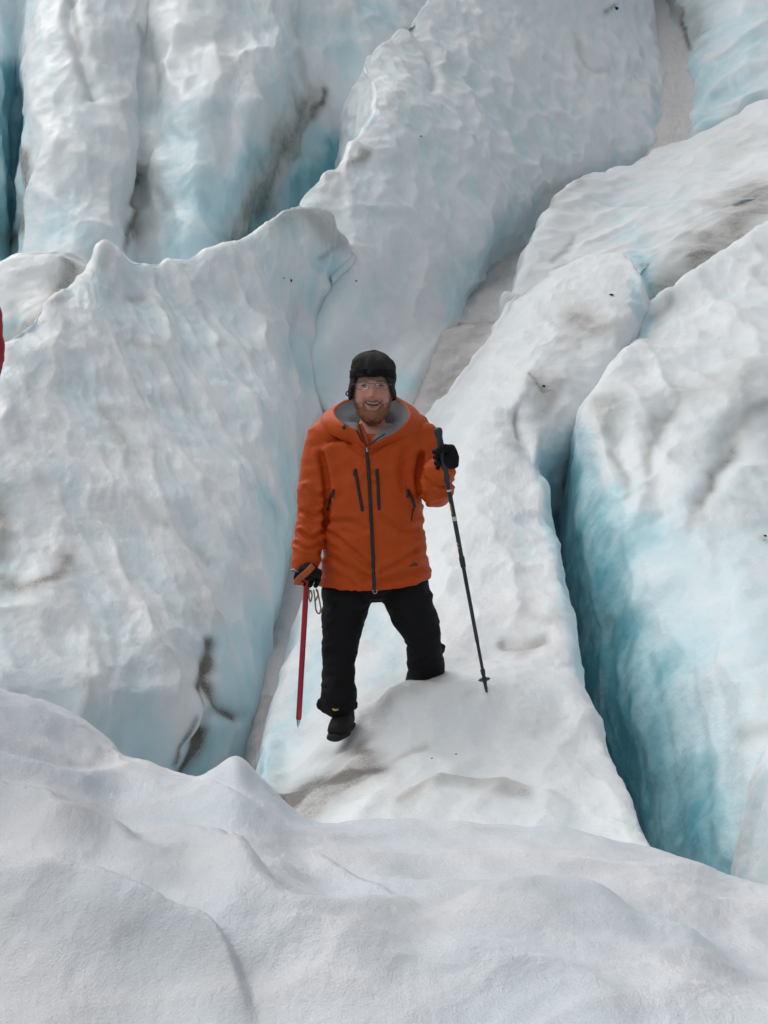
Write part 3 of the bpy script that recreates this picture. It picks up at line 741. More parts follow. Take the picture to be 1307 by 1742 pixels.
# --- far upper right bank across the path
Hm = [
    [(1184, 250, 27.2), (1250, 215, 27.6), (1310, 185, 28.2), (1500, 120, 29.5), (1900, 60, 31)],
    [(1178, 190, 28.8), (1240, 150, 29.2), (1310, 110, 29.8), (1500, 40, 31), (1900, -20, 33)],
    [(1186, 125, 31.2), (1240, 80, 31.4), (1310, 40, 31.6), (1500, -20, 33), (1900, -80, 35)],
    [(1172, 82, 33.3), (1215, 30, 33.4), (1310, -30, 33.6), (1500, -90, 35), (1900, -140, 37)],
    [(1146, 30, 36.2), (1180, -20, 36.4), (1310, -110, 36.6), (1500, -170, 38), (1900, -220, 40)],
    [(1110, -30, 40), (1150, -120, 40), (1310, -220, 40.5), (1500, -280, 42), (1900, -330, 44)],
]
Hm = [[sh([r[0]], -0.1, 0.3, -3.0)[0], sh([r[0]], -0.02, 0.1, -0.6)[0]] + r for r in Hm]
Hm = [sh(Hm[0], 0, -0.3, -2.5)] + Hm
ice_body('ice_bank', Hm, 26, 24, M['ice'], scallop=(0.12, 0.7, (0.6, 0.5, 0.6), 2.5), lump=(0.2, 1.8), rough=0.015, seed=67, base_blue=0.16,
         dirt=[([(1162, 20), (1165, 60), (1175, 85)], 7, 0.95), ([(1180, 20), (1185, 60)], 22, 0.45), ([(1140, 0), (1160, 30)], 12, 0.7), ([(1250, 190), (1307, 160)], 18, 0.3)],
         blue=[([(1200, 120), (1190, 210)], 26, 0.45), ([(1260, 60), (1240, 150)], 50, 0.3)])

# --- far upper part of the icefall, above the frame, and the glacier bed below everything
top = []
for Y, z in ((38, 7.0), (42, 11.5), (50, 16.0), (65, 21.0), (90, 27.0), (130, 34.0)):
    top.append([(x, Y + 2 * math.sin(x * 0.21), z + 0.9 * math.sin(x * 0.37 + Y), 0) for x in (-70, -45, -28, -16, -8, 0, 8, 16, 28, 45, 70)])
ice_body('upper_icefall', top, 14, 14, M['ice'], scallop=(0.5, 2.4, (0.3, -0.6, -0.8), 2.0), lump=(1.0, 5.0), rough=0.05, seed=71)
bed = []
for Y, z in ((-60, -5), (-20, -3.0), (-6, -2.3), (0, -2.2), (6, -2.4), (12, -1.6), (20, 0.2), (30, 2.6), (42, 7.0), (60, 12.0)):
    bed.append([(x, Y, z + 0.0006 * x * x, 0) for x in (-90, -50, -25, -12, -5, 0, 5, 12, 25, 50, 90)])
ice_body('glacier_bed', bed, 10, 10, M['ice'], scallop=(0.2, 1.6, (0.3, -0.6, -0.8), 2.0), lump=(0.4, 4.0), rough=0.03, seed=73, base_blue=0.35)

# one tree over all ice for placing feet, tips and stones
allV, allF, off = [], [], 0
for V_, F_ in ICE[:-2]:
    allV.append(V_)
    allF.append(F_ + off)
    off += len(V_)
BVH = BVHTree.FromPolygons(np.concatenate(allV).tolist(), np.concatenate(allF).tolist())


def hit(px, py):
    loc, nor, idx, dist = BVH.ray_cast(Vector((0, 0, CAMZ)), ray(px, py))
    return loc, nor


def drop(x, y, z0=5.0):
    loc, nor, idx, dist = BVH.ray_cast(Vector((x, y, z0)), Vector((0, 0, -1)))
    return loc, nor


# ------------------------------------------------------------------ body and clothing builders
U = 6.75 / F


def ring_tube(pts, rad, seg=20, n=6, ref=(0, 1, 0), power=2.0, caps=True):
    """closed tube through points; rad = list of (r_side, r_ref); ref gives the direction of the second radius"""
    P = np.array(pts, float)
    Rr = np.array([(r, r) if np.isscalar(r) else r for r in rad], float)
    if n > 1 and len(P) > 1:
        P = catmull(P, n)
        Rr = catmull(Rr, n)
    T = np.gradient(P, axis=0)
    T /= np.linalg.norm(T, axis=1, keepdims=True) + 1e-12
    ref = np.array(ref, float)
    Bv = ref[None, :] - (T @ ref)[:, None] * T
    Bv /= np.linalg.norm(Bv, axis=1, keepdims=True) + 1e-12
    A_ = np.cross(Bv, T)
    th = np.linspace(0, 2 * math.pi, seg, endpoint=False)
    c, s_ = np.cos(th), np.sin(th)
    e = 2.0 / power
    c = np.sign(c) * np.abs(c) ** e
    s_ = np.sign(s_) * np.abs(s_) ** e
    if caps:
        k = [0.0, 0.5, 0.85]
        h = [1.0, 0.87, 0.5]
        r0, r1 = Rr[0].min(), Rr[-1].min()
        P = np.concatenate([[P[0] - T[0] * r0 * 0.55 * b for b in h], P, [P[-1] + T[-1] * r1 * 0.55 * b for b in h[::-1]]])
        Rr = np.concatenate([[Rr[0] * max(a, 0.02) for a in k], Rr, [Rr[-1] * max(a, 0.02) for a in k[::-1]]])
        A_ = np.concatenate([np.repeat(A_[:1], 3, 0), A_, np.repeat(A_[-1:], 3, 0)])
        Bv = np.concatenate([np.repeat(Bv[:1], 3, 0), Bv, np.repeat(Bv[-1:], 3, 0)])
    V = P[:, None, :] + A_[:, None, :] * (Rr[:, 0, None] * c[None, :])[:, :, None] + Bv[:, None, :] * (Rr[:, 1, None] * s_[None, :])[:, :, None]
    m = len(P)
    V = V.reshape(-1, 3)
    Fq = grid_faces(m, seg, True)
    return V, Fq


def ball(c, r, seg=20, rings=14, rot=None):
    th = np.linspace(0, 2 * math.pi, seg, endpoint=False)
    ph = np.linspace(0.03, math.pi - 0.03, rings)
    V = np.stack([np.sin(ph)[:, None] * np.cos(th)[None, :], np.sin(ph)[:, None] * np.sin(th)[None, :], np.repeat(np.cos(ph)[:, None], seg, 1)], -1).reshape(-1, 3)
    V = V * np.array(r if not np.isscalar(r) else (r, r, r))
    if rot is not None:
        V = V @ np.array(rot).T
    return V + np.array(c), grid_faces(rings, seg, True)[:, ::-1]


def join(parts):
    Vs, Fs, o = [], [], 0
    for V, Fq in parts:
        Vs.append(V)
        Fs.append(Fq + o)
        o += len(V)
    return np.concatenate(Vs), np.concatenate(Fs)


def close_ends(V, Fq, seg):
    return V, Fq


def union(name, parts, voxel, mat, parent, smooth=3, factor=0.5):
    """merge closed lumps into one continuous skin"""
    faces, verts, o = [], [], 0
    for V, Fq in parts:
        verts += [tuple(v) for v in V]
        faces += [tuple(int(x) + o for x in f) for f in Fq]
        # cap open rings: find boundary loops
        o += len(V)
    me = bpy.data.meshes.new('tmp')
    me.from_pydata(verts, [], faces)
    bm = bmesh.new()
    bm.from_mesh(me)
    bmesh.ops.holes_fill(bm, edges=[e for e in bm.edges if e.is_boundary], sides=0)
    bmesh.ops.recalc_face_normals(bm, faces=bm.faces)
    bm.to_mesh(me)
    bm.free()
    ob = bpy.data.objects.new('tmp', me)
    C.objects.link(ob)
    md = ob.modifiers.new('r', 'REMESH')
    md.mode = 'VOXEL'
    md.voxel_size = voxel
    if smooth:
        ms = ob.modifiers.new('s', 'SMOOTH')
        ms.iterations = smooth
        ms.factor = factor
    dg = bpy.context.evaluated_depsgraph_get()
    new = bpy.data.meshes.new_from_object(ob.evaluated_get(dg))
    bpy.data.objects.remove(ob)
    bpy.data.meshes.remove(me)
    new.name = name
    new.polygons.foreach_set('use_smooth', np.ones(len(new.polygons), bool))
    new.materials.clear()
    new.materials.append(mat)
    o2 = bpy.data.objects.new(name, new)
    C.objects.link(o2)
    o2.parent = parent
    return o2


def get_co(o):
    n = len(o.data.vertices)
    a = np.empty(n * 3, np.float32)
    o.data.vertices.foreach_get('co', a)
    b = np.empty(n * 3, np.float32)
    o.data.vertices.foreach_get('normal', b)
    return a.reshape(-1, 3).astype(float), b.reshape(-1, 3).astype(float)


def set_co(o, V):
    o.data.vertices.foreach_set('co', V.astype(np.float32).ravel())
    o.data.update()


def bvh_of(o):
    V, _ = get_co(o)
    return BVHTree.FromPolygons(V.tolist(), [tuple(p.vertices) for p in o.data.polygons])


def child(o, parent):
    """parent while the root sits away from the origin"""
    o.parent = parent
    o.matrix_parent_inverse = Matrix.Translation(parent.location).inverted()
    return o


def piece(name, VF, mat, parent, smooth=True):
    o = mesh_np(name, VF[0], VF[1], mat, smooth)
    return child(o, parent) if parent else o


def folds(V, N, axis_scale, amp, seed):
    """cloth folds: stretched, ridged noise"""
    Q = V * np.array(axis_scale)
    a = 1 - np.abs(fbm(Q + 0.35 * np.stack([fbm(V * 6, 2, seed + 3)] * 3, 1), 3, seed)) * 2
    return V + N * (amp * (a - 0.45))[:, None]


def fist(G, axis, palm, rad, wrist, scale=1.0, thumb_up=True):
    """gloved hand closed round a shaft: palm, four unequal bent fingers, a thumb that crosses over"""
    G = np.array(G, float)
    a = np.array(axis, float)
    a /= np.linalg.norm(a)
    p = np.array(palm, float)
    p -= a * (p @ a)
    p /= np.linalg.norm(p)
    q = np.cross(a, p)              # direction the fingers wrap round to
    out = []
    s = scale
    # back of the hand and palm
    pr = [G + p * (rad + 0.017 * s) + a * k * s - q * 0.012 * s for k in (0.040, 0.015, -0.012, -0.040)]
    out.append(ring_tube(pr, [(0.030 * s, 0.019 * s), (0.040 * s, 0.023 * s), (0.040 * s, 0.024 * s), (0.030 * s, 0.020 * s)], 18, 4, ref=p))
    wv = np.array(wrist, float)
    out.append(ring_tube([G + p * (rad + 0.014 * s) - q * 0.02 * s, (G + p * (rad + 0.014 * s) + wv) / 2, wv], [0.036 * s, 0.036 * s, 0.038 * s], 18, 4))
    lens = (2.9, 3.25, 3.15, 2.7)
    for i, L in enumerate(lens):
        k = (0.034 - 0.0225 * i) * s
        rr = rad + 0.0125 * s
        pts, rd = [], []
        for j, t in enumerate(np.linspace(-0.35, L, 7)):
            rj = rr + (0.012 * s if j in (1,) else 0.004 * s if j in (3, 5) else 0.0)
            pts.append(G + a * (k - 0.004 * s * math.sin(t)) + p * math.cos(t) * rj + q * math.sin(t) * rj)
            rd.append((0.0135 - 0.0006 * j) * s)
        out.append(ring_tube(pts, rd, 12, 3, ref=a))
    # thumb from the side of the palm near the wrist end, across the fingers
    td = 1 if thumb_up else -1
    pts = []
    for t, k in ((-0.5, 0.020), (-1.0, 0.036), (-1.7, 0.044), (-2.4, 0.040), (-2.9, 0.034)):
        rr = rad + 0.014 * s
        pts.append(G + a * k * td * s + p * math.cos(t) * rr + q * math.sin(t) * rr)
    out.append(ring_tube(pts, [0.017 * s, 0.0165 * s, 0.0155 * s, 0.0145 * s, 0.012 * s], 12, 3, ref=a))
    return join(out)


def boot_parts(ankle, heel, ball_, toe, r=0.052):
    shaft = ring_tube([ankle, (np.array(ankle) * 0.5 + np.array(heel) * 0.5), np.array(heel) + np.array((0, 0, 0.02))], [(r * 1.05, r * 1.15), (r, r * 1.15), (r * 0.95, r * 1.1)], 20, 4)
    h, b, t = np.array(heel, float), np.array(ball_, float), np.array(toe, float)
    d = (t - h) / np.linalg.norm(t - h)
    upv = np.array((0, 0, 1.0))
    foot = ring_tube([h - d * 0.03, h * 0.6 + b * 0.4 + upv * 0.012, b, t - d * 0.02], [(r * 0.85, r * 0.85), (r * 0.95, r * 0.95), (r * 1.0, r * 0.78), (r * 0.78, r * 0.6)], 20, 5, ref=upv)
    sole = ring_tube([h - d * 0.05 - upv * r * 0.72, h * 0.5 + b * 0.5 - upv * r * 0.72, b - upv * r * 0.68, t + d * 0.005 - upv * r * 0.5], [(r * 0.86, 0.018), (r * 0.88, 0.018), (r * 1.04, 0.018), (r * 0.72, 0.018)], 20, 5, ref=upv)
    return [shaft, foot], sole


def head_mesh(Hc, k=1.0, seg=88, rings=72):
    th = np.linspace(0, 2 * math.pi, seg, endpoint=False)
    ph = np.linspace(0.02, math.pi - 0.02, rings)
    n = np.stack([np.sin(ph)[:, None] * np.sin(th)[None, :], np.sin(ph)[:, None] * np.cos(th)[None, :], np.repeat(np.cos(ph)[:, None], seg, 1)], -1).reshape(-1, 3)
    x, y, z = n.T
    X = x * 0.093
    Yf = y * 0.113
    Z = np.where(z > 0, z * 0.150, z * 0.152)
    low = np.clip(-z, 0, 1)
    X = X * (1 - 0.20 * low ** 2.2)
    Yf = np.where(y > 0, Yf * (1 + 0.10 * low), Yf * (1 - 0.35 * low))
    Yf = Yf + 0.012 * low
    # flatten the face a little
    fr = np.clip(y, 0, 1)

    def g(cx_, cz_, wx, wz):
        return np.exp(-((X - cx_) / wx) ** 2 - ((Z - cz_) / wz) ** 2) * (y > 0)
    prof = sstep(0.03, -0.022, Z) * sstep(-0.040, -0.028, Z)
    Yf += 0.030 * prof * np.exp(-(X / 0.0135) ** 2) * (y > 0)
    Yf += 0.010 * (g(0.013, -0.030, 0.009, 0.009) + g(-0.013, -0.030, 0.009, 0.009))
    Yf += 0.007 * np.exp(-((Z - 0.040) / 0.011) ** 2) * np.exp(-(X / 0.055) ** 2) * (y > 0)
    Yf -= 0.012 * (g(0.036, 0.016, 0.020, 0.013) + g(-0.036, 0.016, 0.020, 0.013))
    Yf += 0.010 * (g(0.048, -0.030, 0.020, 0.020) + g(-0.048, -0.030, 0.020, 0.020))
    Yf -= 0.004 * (g(0.034, -0.052, 0.008, 0.016) + g(-0.034, -0.052, 0.008, 0.016))
    Yf -= 0.010 * np.exp(-((Z + 0.067 - 0.010 * (X / 0.035) ** 2) / 0.007) ** 2) * np.exp(-(X / 0.033) ** 4) * (y > 0)
    Yf += 0.006 * g(0, -0.084, 0.024, 0.006)
    Yf += 0.012 * g(0, -0.128, 0.030, 0.022)
    V = np.stack([X, -Yf, Z], 1) * k + np.array(Hc)
    return V, grid_faces(rings, seg, True)


def ribbon(bvh, pts, wid, thick, off=0.002, n=8):
    """a flat strip laid on a surface along a line seen from the front"""
    P = smooth_line(pts, n) if len(pts) > 2 else [tuple(np.array(pts[0]) + (np.array(pts[1]) - np.array(pts[0])) * t) for t in np.linspace(0, 1, n)]
    out = []
    for p in P:
        loc, nor, i, d = bvh.ray_cast(Vector((0, 0, CAMZ)), ray(*p))
        if loc is not None:
            out.append(np.array(loc) + np.array(nor) * off)
    return ring_tube(out, [(wid, thick)] * len(out), 8, 1, ref=(0, 1, 0), power=4)


def build_person(Pf, root, shell, sp, main=True):
    """body, jacket, trousers, boots, hat and gloves from joint positions; Pf(px, py, dy) gives the world point"""
    k = sp.get('k', 1.0)
    u = U * k
    # jacket ---------------------------------------------------------
    rings = [(738, 632, 60, .115), (744, 633, 78, .140), (750, 634, 88, .155), (765, 634, 93, .165), (800, 635, 88, .170), (850, 636, 83, .172), (900, 637, 84, .175), (950, 638, 89, .178), (985, 637.5, 95, .185), (993, 637.5, 96, .185)]
    tor_p = [Pf(cx_, py, 0.0) for py, cx_, hw, hd in rings]
    tor = ring_tube(tor_p, [(hw * u, hd * k) for py, cx_, hw, hd in rings], 56, 5, ref=(0, 1, 0), power=2.3, caps=False)
    V = tor[0]
    xr = (V[:, 0] - tor_p[-1][0]) / (90 * u)
    low = sstep(Pf(636, 880, 0)[2], Pf(636, 990, 0)[2], V[:, 2])
    V[:, 2] += (0.017 * xr + 0.022 * np.abs(xr) ** 1.5 - 0.012) * low
    parts = [tor]
    for arm in sp['arms']:
        parts.append(ring_tube([Pf(*p[:3]) for p in arm], [p[3] * u for p in arm], 28, 6, ref=(0, 1, 0)))
    if main:
        parts.append(ring_tube([Pf(553, 742, 0.03), Pf(586, 742, 0.05), Pf(634, 762, 0.07), Pf(682, 740, 0.05), Pf(716, 738, 0.03)], [(0.090, 0.09), (0.072, 0.09), (0.04, 0.07), (0.072, 0.09), (0.090, 0.09)], 24, 6, ref=(0, 1, 0)))
    else:
        parts.append(ring_tube([Pf(553, 742, 0.03), Pf(634, 708, 0.03), Pf(716, 738, 0.03)], [0.085, 0.075, 0.085], 24, 6))
    jk = union('jacket', parts, 0.0065 if main else 0.012, shell, None, 5 if main else 2)
    V, N = get_co(jk)
    if main:
        V = folds(V, N, (4, 4, 8.0), 0.013, 5)
        V = folds(V, N, (12, 12, 20), 0.0018, 8)
        Q = to_px(V)
        front = N[:, 1] < 0.1
        for pts, wd, dep in JACKET_FOLDS:
            dd, side = poly_dist(Q, smooth_line(pts, 5))
            V = V - N * (dep * 1.7 * np.exp(-(dd / wd) ** 2) * front)[:, None] + N * (dep * 1.1 * np.exp(-((dd - wd * 1.9) / wd) ** 2) * front)[:, None]
    else:
        V = folds(V, N, (6, 6, 12), 0.010, 5)
    set_co(jk, V)
    child(jk, root)
    # trousers -------------------------------------------------------
    tp = [ring_tube([Pf(636, 940, 0), Pf(636, 985, 0), Pf(636, 1000, 0)], [(70 * u, .12), (76 * u, .13), (66 * u, .12)], 30, 4, ref=(0, 1, 0))]
    for leg in sp['legs']:
        tp.append(ring_tube([Pf(*p[:3]) for p in leg], [(p[3] * u, p[3] * u * 1.05) for p in leg], 26, 6, ref=(0, 1, 0)))
    for b in sp.get('bunch', []):
        tp.append(ball(Pf(*b[:3]), b[3] * u))
    tr = union('trousers', tp, 0.007 if main else 0.014, M['black_cloth'], None, 4)
    V, N = get_co(tr)
    V = folds(V, N, (7, 7, 14), 0.011, 15)
    set_co(tr, V)
    child(tr, root)
    # boots ----------------------------------------------------------
    for bt in sp['boots']:
        up, sole = boot_parts(*[Pf(*q) for q in bt], r=0.052 * k)
        bo = union('boot', up, 0.006, M['boot'], None, 3)
        child(bo, root)
        so_ = piece('sole', sole, M['sole'], root)
        so_.parent = bo
        so_.matrix_parent_inverse = Matrix.Identity(4)
        bo_loops = []
        a_, h_ = Pf(*bt[0]), Pf(*bt[1])
        for t in (0.35, 0.55, 0.75):
            c_ = a_ * (1 - t) + h_ * t
            bo_loops.append(ring_tube([c_ + np.array((-0.03, -0.060 * k, 0)), c_ + np.array((0, -0.066 * k, -0.004)), c_ + np.array((0.03, -0.060 * k, 0))], [0.004] * 3, 6, 3))
        lc = piece('lace', join(bo_loops), M['zip'], root)
        lc.parent = bo
        lc.matrix_parent_inverse = Matrix.Identity(4)
    # body -----------------------------------------------------------
    Hc = Pf(634, 663, -0.03)
    hv = head_mesh(Hc, k)
    bp_ = [hv, ring_tube([Pf(634, 690, 0.0), Pf(634, 715, 0.0), Pf(634, 745, 0.01)], [(.062 * k, .064 * k), (.060 * k, .062 * k), (.09 * k, .08 * k)], 24, 4),
           ring_tube([Pf(634, 738, .01), Pf(634, 780, 0), Pf(636, 850, 0), Pf(637, 930, 0), Pf(637, 985, 0)], [(70 * u, .10), (72 * u, .12), (64 * u, .115), (66 * u, .12), (62 * u, .115)], 30, 4, ref=(0, 1, 0))]
    for arm in sp['arms']:
        bp_.append(ring_tube([Pf(*p[:3]) for p in arm], [p[3] * u * 0.62 for p in arm], 16, 4))
    for leg in sp['legs']:
        bp_.append(ring_tube([Pf(*p[:3]) for p in leg[:-1]], [p[3] * u * 0.68 for p in leg[:-1]], 16, 4))
    for s_ in (-1, 1):
        bp_.append(ball(Hc + np.array((s_ * 0.092 * k, 0.015, -0.005)), (0.012 * k, 0.022 * k, 0.034 * k)))
    body = union('body', bp_, 0.0045 if main else 0.009, M['skin'], None, 1)
    V, N = get_co(body)
    L = (V - Hc) / k
    bl = np.zeros(len(V))
    for cx_, cz_, wx, amp in ((0, -0.026, 0.019, 0.9), (0.046, -0.028, 0.026, 0.75), (-0.046, -0.028, 0.026, 0.75), (0, 0.05, 0.035, 0.3)):
        bl += amp * np.exp(-((L[:, 0] - cx_) / wx) ** 2 - ((L[:, 2] - cz_) / wx) ** 2) * (L[:, 1] < -0.05)
    a = body.data.attributes.new('blush', 'FLOAT', 'POINT')
    a.data.foreach_set('value', np.clip(bl, 0, 1).astype(np.float32))
    child(body, root)
    # hat ------------------------------------------------------------
    na, nz = 72, 22
    az = np.linspace(0, 2 * math.pi, na, endpoint=False)
    ad = np.abs((az + math.pi) % (2 * math.pi) - math.pi)
    zb = 0.068 - 0.118 * sstep(0.80, 1.25, ad) - 0.02 * sstep(1.9, 2.6, ad)
    zt = 0.178
    Vh = []
    for i in range(nz):
        t = i / (nz - 1)
        z = zb + (zt - zb) * (1 - (1 - t) ** 1.5)
        s_ = np.clip((z - 0.060) / (zt - 0.0598), 0, 1)
        rr = (1 - s_ ** 3.4) ** (1 / 2.7) if i < nz - 1 else np.full(na, 0.01)
        rr = np.maximum(rr, 0.01)
        flare = 1 + 0.035 * sstep(0.06, -0.02, z)
        seam = 1 + 0.010 * np.cos(az * 3 + 1.0) * s_
        Vh.append(np.stack([np.sin(az) * (0.108 - 0.006 * s_) * rr * flare * seam, -np.cos(az) * 0.128 * rr * seam - 0.004, z - 0.004 * np.cos(az * 2) * s_], 1))
    Vh = np.concatenate(Vh) * k
    Vh[:, 2] += (0.0025 * np.exp(-(Vh[:, 0] / 0.014) ** 2) - 0.010 * np.exp(-((Vh[:, 0] - 0.03) / 0.03) ** 2 - ((Vh[:, 1] + 0.08) / 0.05) ** 2)) * (Vh[:, 2] > 0.12)
    Vh += 0.018 * fbm(Vh * 16, 3, 4)[:, None] * np.array((1, 1, 0.6))
    hat = mesh_np('hat', Vh + Hc, grid_faces(nz, na, True), M['hat'])
    so2 = hat.modifiers.new('thick', 'SOLIDIFY')
    so2.thickness = 0.009
    so2.offset = -1
    child(hat, root)
    nb = 40
    ab = np.linspace(-1.35, 1.35, nb)
    Vb = []
    for z, r_ in ((0.060, 0.98), (0.064, 1.025), (0.080, 1.035), (0.096, 1.02), (0.101, 0.96)):
        droop = -0.008 * (np.abs(ab) / 1.35) ** 2
        Vb.append(np.stack([np.sin(ab) * 0.110 * r_, -np.cos(ab) * 0.128 * r_ - 0.004, z + droop], 1))
    Vb = np.concatenate(Vb) * k
    Vb += 0.005 * fbm(Vb * 26, 3, 9)[:, None]
    br = mesh_np('hat_band', Vb + Hc, grid_faces(5, nb), M['hat_band'])
    so3 = br.modifiers.new('thick', 'SOLIDIFY')
    so3.thickness = 0.008
    child(br, root)
    br.parent = hat
    br.matrix_parent_inverse = Matrix.Identity(4)
    return jk, tr, body, hat, Hc


JACKET_FOLDS = [
    ([(560, 905), (585, 925), (620, 955), (634, 965)], 5, 0.006), ([(548, 940), (590, 965), (625, 985)], 6, 0.006), ([(712, 930), (685, 955), (650, 972)], 5, 0.006), ([(728, 960), (690, 978), (650, 990)], 6, 0.005),
    ([(555, 890), (590, 888), (622, 900)], 5, 0.004), ([(548, 775), (556, 815), (558, 860), (552, 900)], 6, 0.010), ([(716, 775), (712, 815), (720, 850)], 6, 0.010),
    ([(512, 905), (530, 915), (548, 905)], 3.5, 0.007), ([(505, 925), (525, 934), (545, 925)], 3.5, 0.006), ([(515, 870), (535, 880), (550, 868)], 4, 0.006), ([(520, 830), (540, 845), (552, 838)], 4, 0.005),
    ([(728, 815), (740, 826), (768, 822)], 3.5, 0.006), ([(726, 838), (742, 842), (765, 834)], 3.5, 0.005), ([(722, 800), (728, 822), (738, 835)], 3, 0.005),
    ([(590, 740), (600, 760), (622, 775)], 4, 0.005), ([(660, 750), (640, 765), (632, 772)], 4, 0.004), ([(570, 770), (580, 800), (582, 840)], 8, 0.004), ([(690, 770), (685, 810), (690, 830)], 8, 0.004), ([(650, 880), (690, 900), (718, 895)], 5, 0.004),
]


def man_P(px, py, dy=0.0):
    return at(px, py, 6.75 + dy)


ground_man, _ = hit(580, 1252)
man = thing('person', 'smiling bearded man in orange hooded jacket and black hat standing on the ice rib', 'person', tuple(at(640, 1200, 6.75)))
spec = dict(
    arms=[[(560, 742, .02, 36), (544, 790, 0, 30), (534, 840, -.02, 27), (530, 880, -.03, 24.5), (525, 920, -.07, 23.5), (519.5, 952, -.11, 22.5), (518, 966, -.12, 21.5)],
          [(712, 742, .02, 36), (727, 785, -.02, 29), (737, 822, -.08, 28), (741, 836, -.15, 26), (746, 826, -.24, 25), (750, 806, -.31, 23), (751, 796, -.335, 21)]],
    legs=[[(597, 965, 0, 40), (591, 1008, -.01, 43), (587, 1035, -.01, 40), (581, 1075, -.03, 33), (578, 1110, -.03, 29.5), (577, 1150, -.06, 29), (576, 1185, -.10, 30), (575.5, 1202, -.10, 31)],
          [(680, 965, 0, 40), (690, 1008, -.01, 42), (703, 1040, -.03, 40), (716, 1070, -.04, 34), (722, 1095, -.03, 30), (724, 1130, .02, 31.5), (724, 1160, .05, 33.5)]],
    bunch=[(549, 1197, -.10, 9), (545, 1200, -.10, 6), (750, 1102, 0, 9), (754, 1100, 0, 6), (603, 1200, -.10, 8)],
    boots=[[(583, 1196, -.07), (587, 1224, -.05), (577, 1236, -.17), (569, 1246, -.25)], [(725, 1160, .05), (724, 1190, .07), (722, 1196, -.03), (720, 1198, -.09)]],
)
jk, tr, body, hat, Hc = build_person(man_P, man, M['orange'], spec, True)


def sub(o, part):
    o.parent = part
    o.matrix_parent_inverse = Matrix.Identity(4)
    return o


# parts are parented with an inverse, so their own space is the world's
jb = bvh_of(jk)
# hood ---------------------------------------------------------------
rim = [(622, 757, -.185), (603, 733, -.19), (578, 719, -.14), (563, 704, -.05), (568, 691, .04), (592, 679, .12), (632, 684, .19), (670, 672, .12), (691, 684, .06), (704, 701, -.03), (694, 722, -.12), (664, 742, -.18)]
inn = [(630, 746, -.135), (620, 730, -.125), (608, 720, -.085), (594, 718, -.03), (600, 704, .02), (612, 700, .06), (634, 700, .08), (658, 700, .06), (668, 708, .02), (672, 720, -.03), (656, 726, -.09), (643, 736, -.13)]
out_ = [(622, 775, -.12), (592, 752, -.12), (562, 738, -.09), (545, 722, -.02), (553, 705, .09), (580, 700, .17), (634, 704, .22), (690, 698, .17), (713, 702, .09), (722, 722, -.02), (708, 745, -.09), (668, 764, -.12)]
RM = np.array([man_P(634 + (p[0] - 634) * 0.94, p[1], p[2]) for p in rim])
IN = np.array([man_P(*p) for p in inn])
OU = np.array([man_P(*p) for p in out_])


def closed(Pc, n=7):
    m = len(Pc)
    E_ = np.concatenate([Pc, Pc, Pc])
    S_ = catmull(E_, n)
    return S_[m * n:2 * m * n]


cen = RM.mean(0)
rin = RM + (cen - RM) * 0.05 + np.array((0, 0, -0.003))
bul = RM * 0.45 + OU * 0.55 + (RM - cen) * np.array((0.13, 0.02, 0)) + np.array((0, 0, 0.004))
hoodV = np.concatenate([closed(x) for x in (OU, bul, RM + (RM - cen) * 0.02 - np.array((0, 0, .003)), RM + np.array((0, 0, .002)), rin)])
hoodV += 0.007 * fbm(hoodV * 11, 3, 3)[:, None]
ho = mesh_np('hood', hoodV, grid_faces(5, 84, True), M['orange'])
ho.modifiers.new('s', 'SUBSURF').levels = 1
ho.modifiers['s'].render_levels = 1
sub(ho, jk)
mid = rin * 0.5 + IN * 0.5 + np.array((0, 0.0, -0.018))
linV = np.concatenate([closed(x) for x in (rin, mid, IN, IN + (man_P(634, 745, 0.02) - IN) * np.array((0.45, 0.45, 0)) + np.array((0, 0, -0.045)))])
linV += 0.006 * fbm(linV * 22, 3, 6)[:, None]
sub(mesh_np('hood_lining', linV, grid_faces(4, 84, True), M['lining']), jk)
# collar placket on the left of the open neck
pl = ring_tube([man_P(611, 722, -.15), man_P(617, 738, -.17), man_P(626, 758, -.185)], [(0.016, 0.006), (0.018, 0.006), (0.010, 0.006)], 10, 4)
sub(mesh_np('collar', pl[0], pl[1], M['orange_dark']), jk)
pl = ring_tube([man_P(610, 720, -.165), man_P(616, 740, -.185), man_P(624, 760, -.195)], [(0.0035, 0.003)] * 3, 8, 4)
pr2 = ring_tube([man_P(655, 738, -.175), man_P(640, 748, -.185), man_P(627, 758, -.195)], [(0.0035, 0.003)] * 3, 8, 4)
vv = join([pl, pr2])
sub(mesh_np('collar_zip', vv[0], vv[1], M['zip']), jk)
tg = ball(man_P(585, 727, -.17), (0.008, 0.008, 0.011))
sub(mesh_np('cord_lock', tg[0], tg[1], M['zip']), jk)
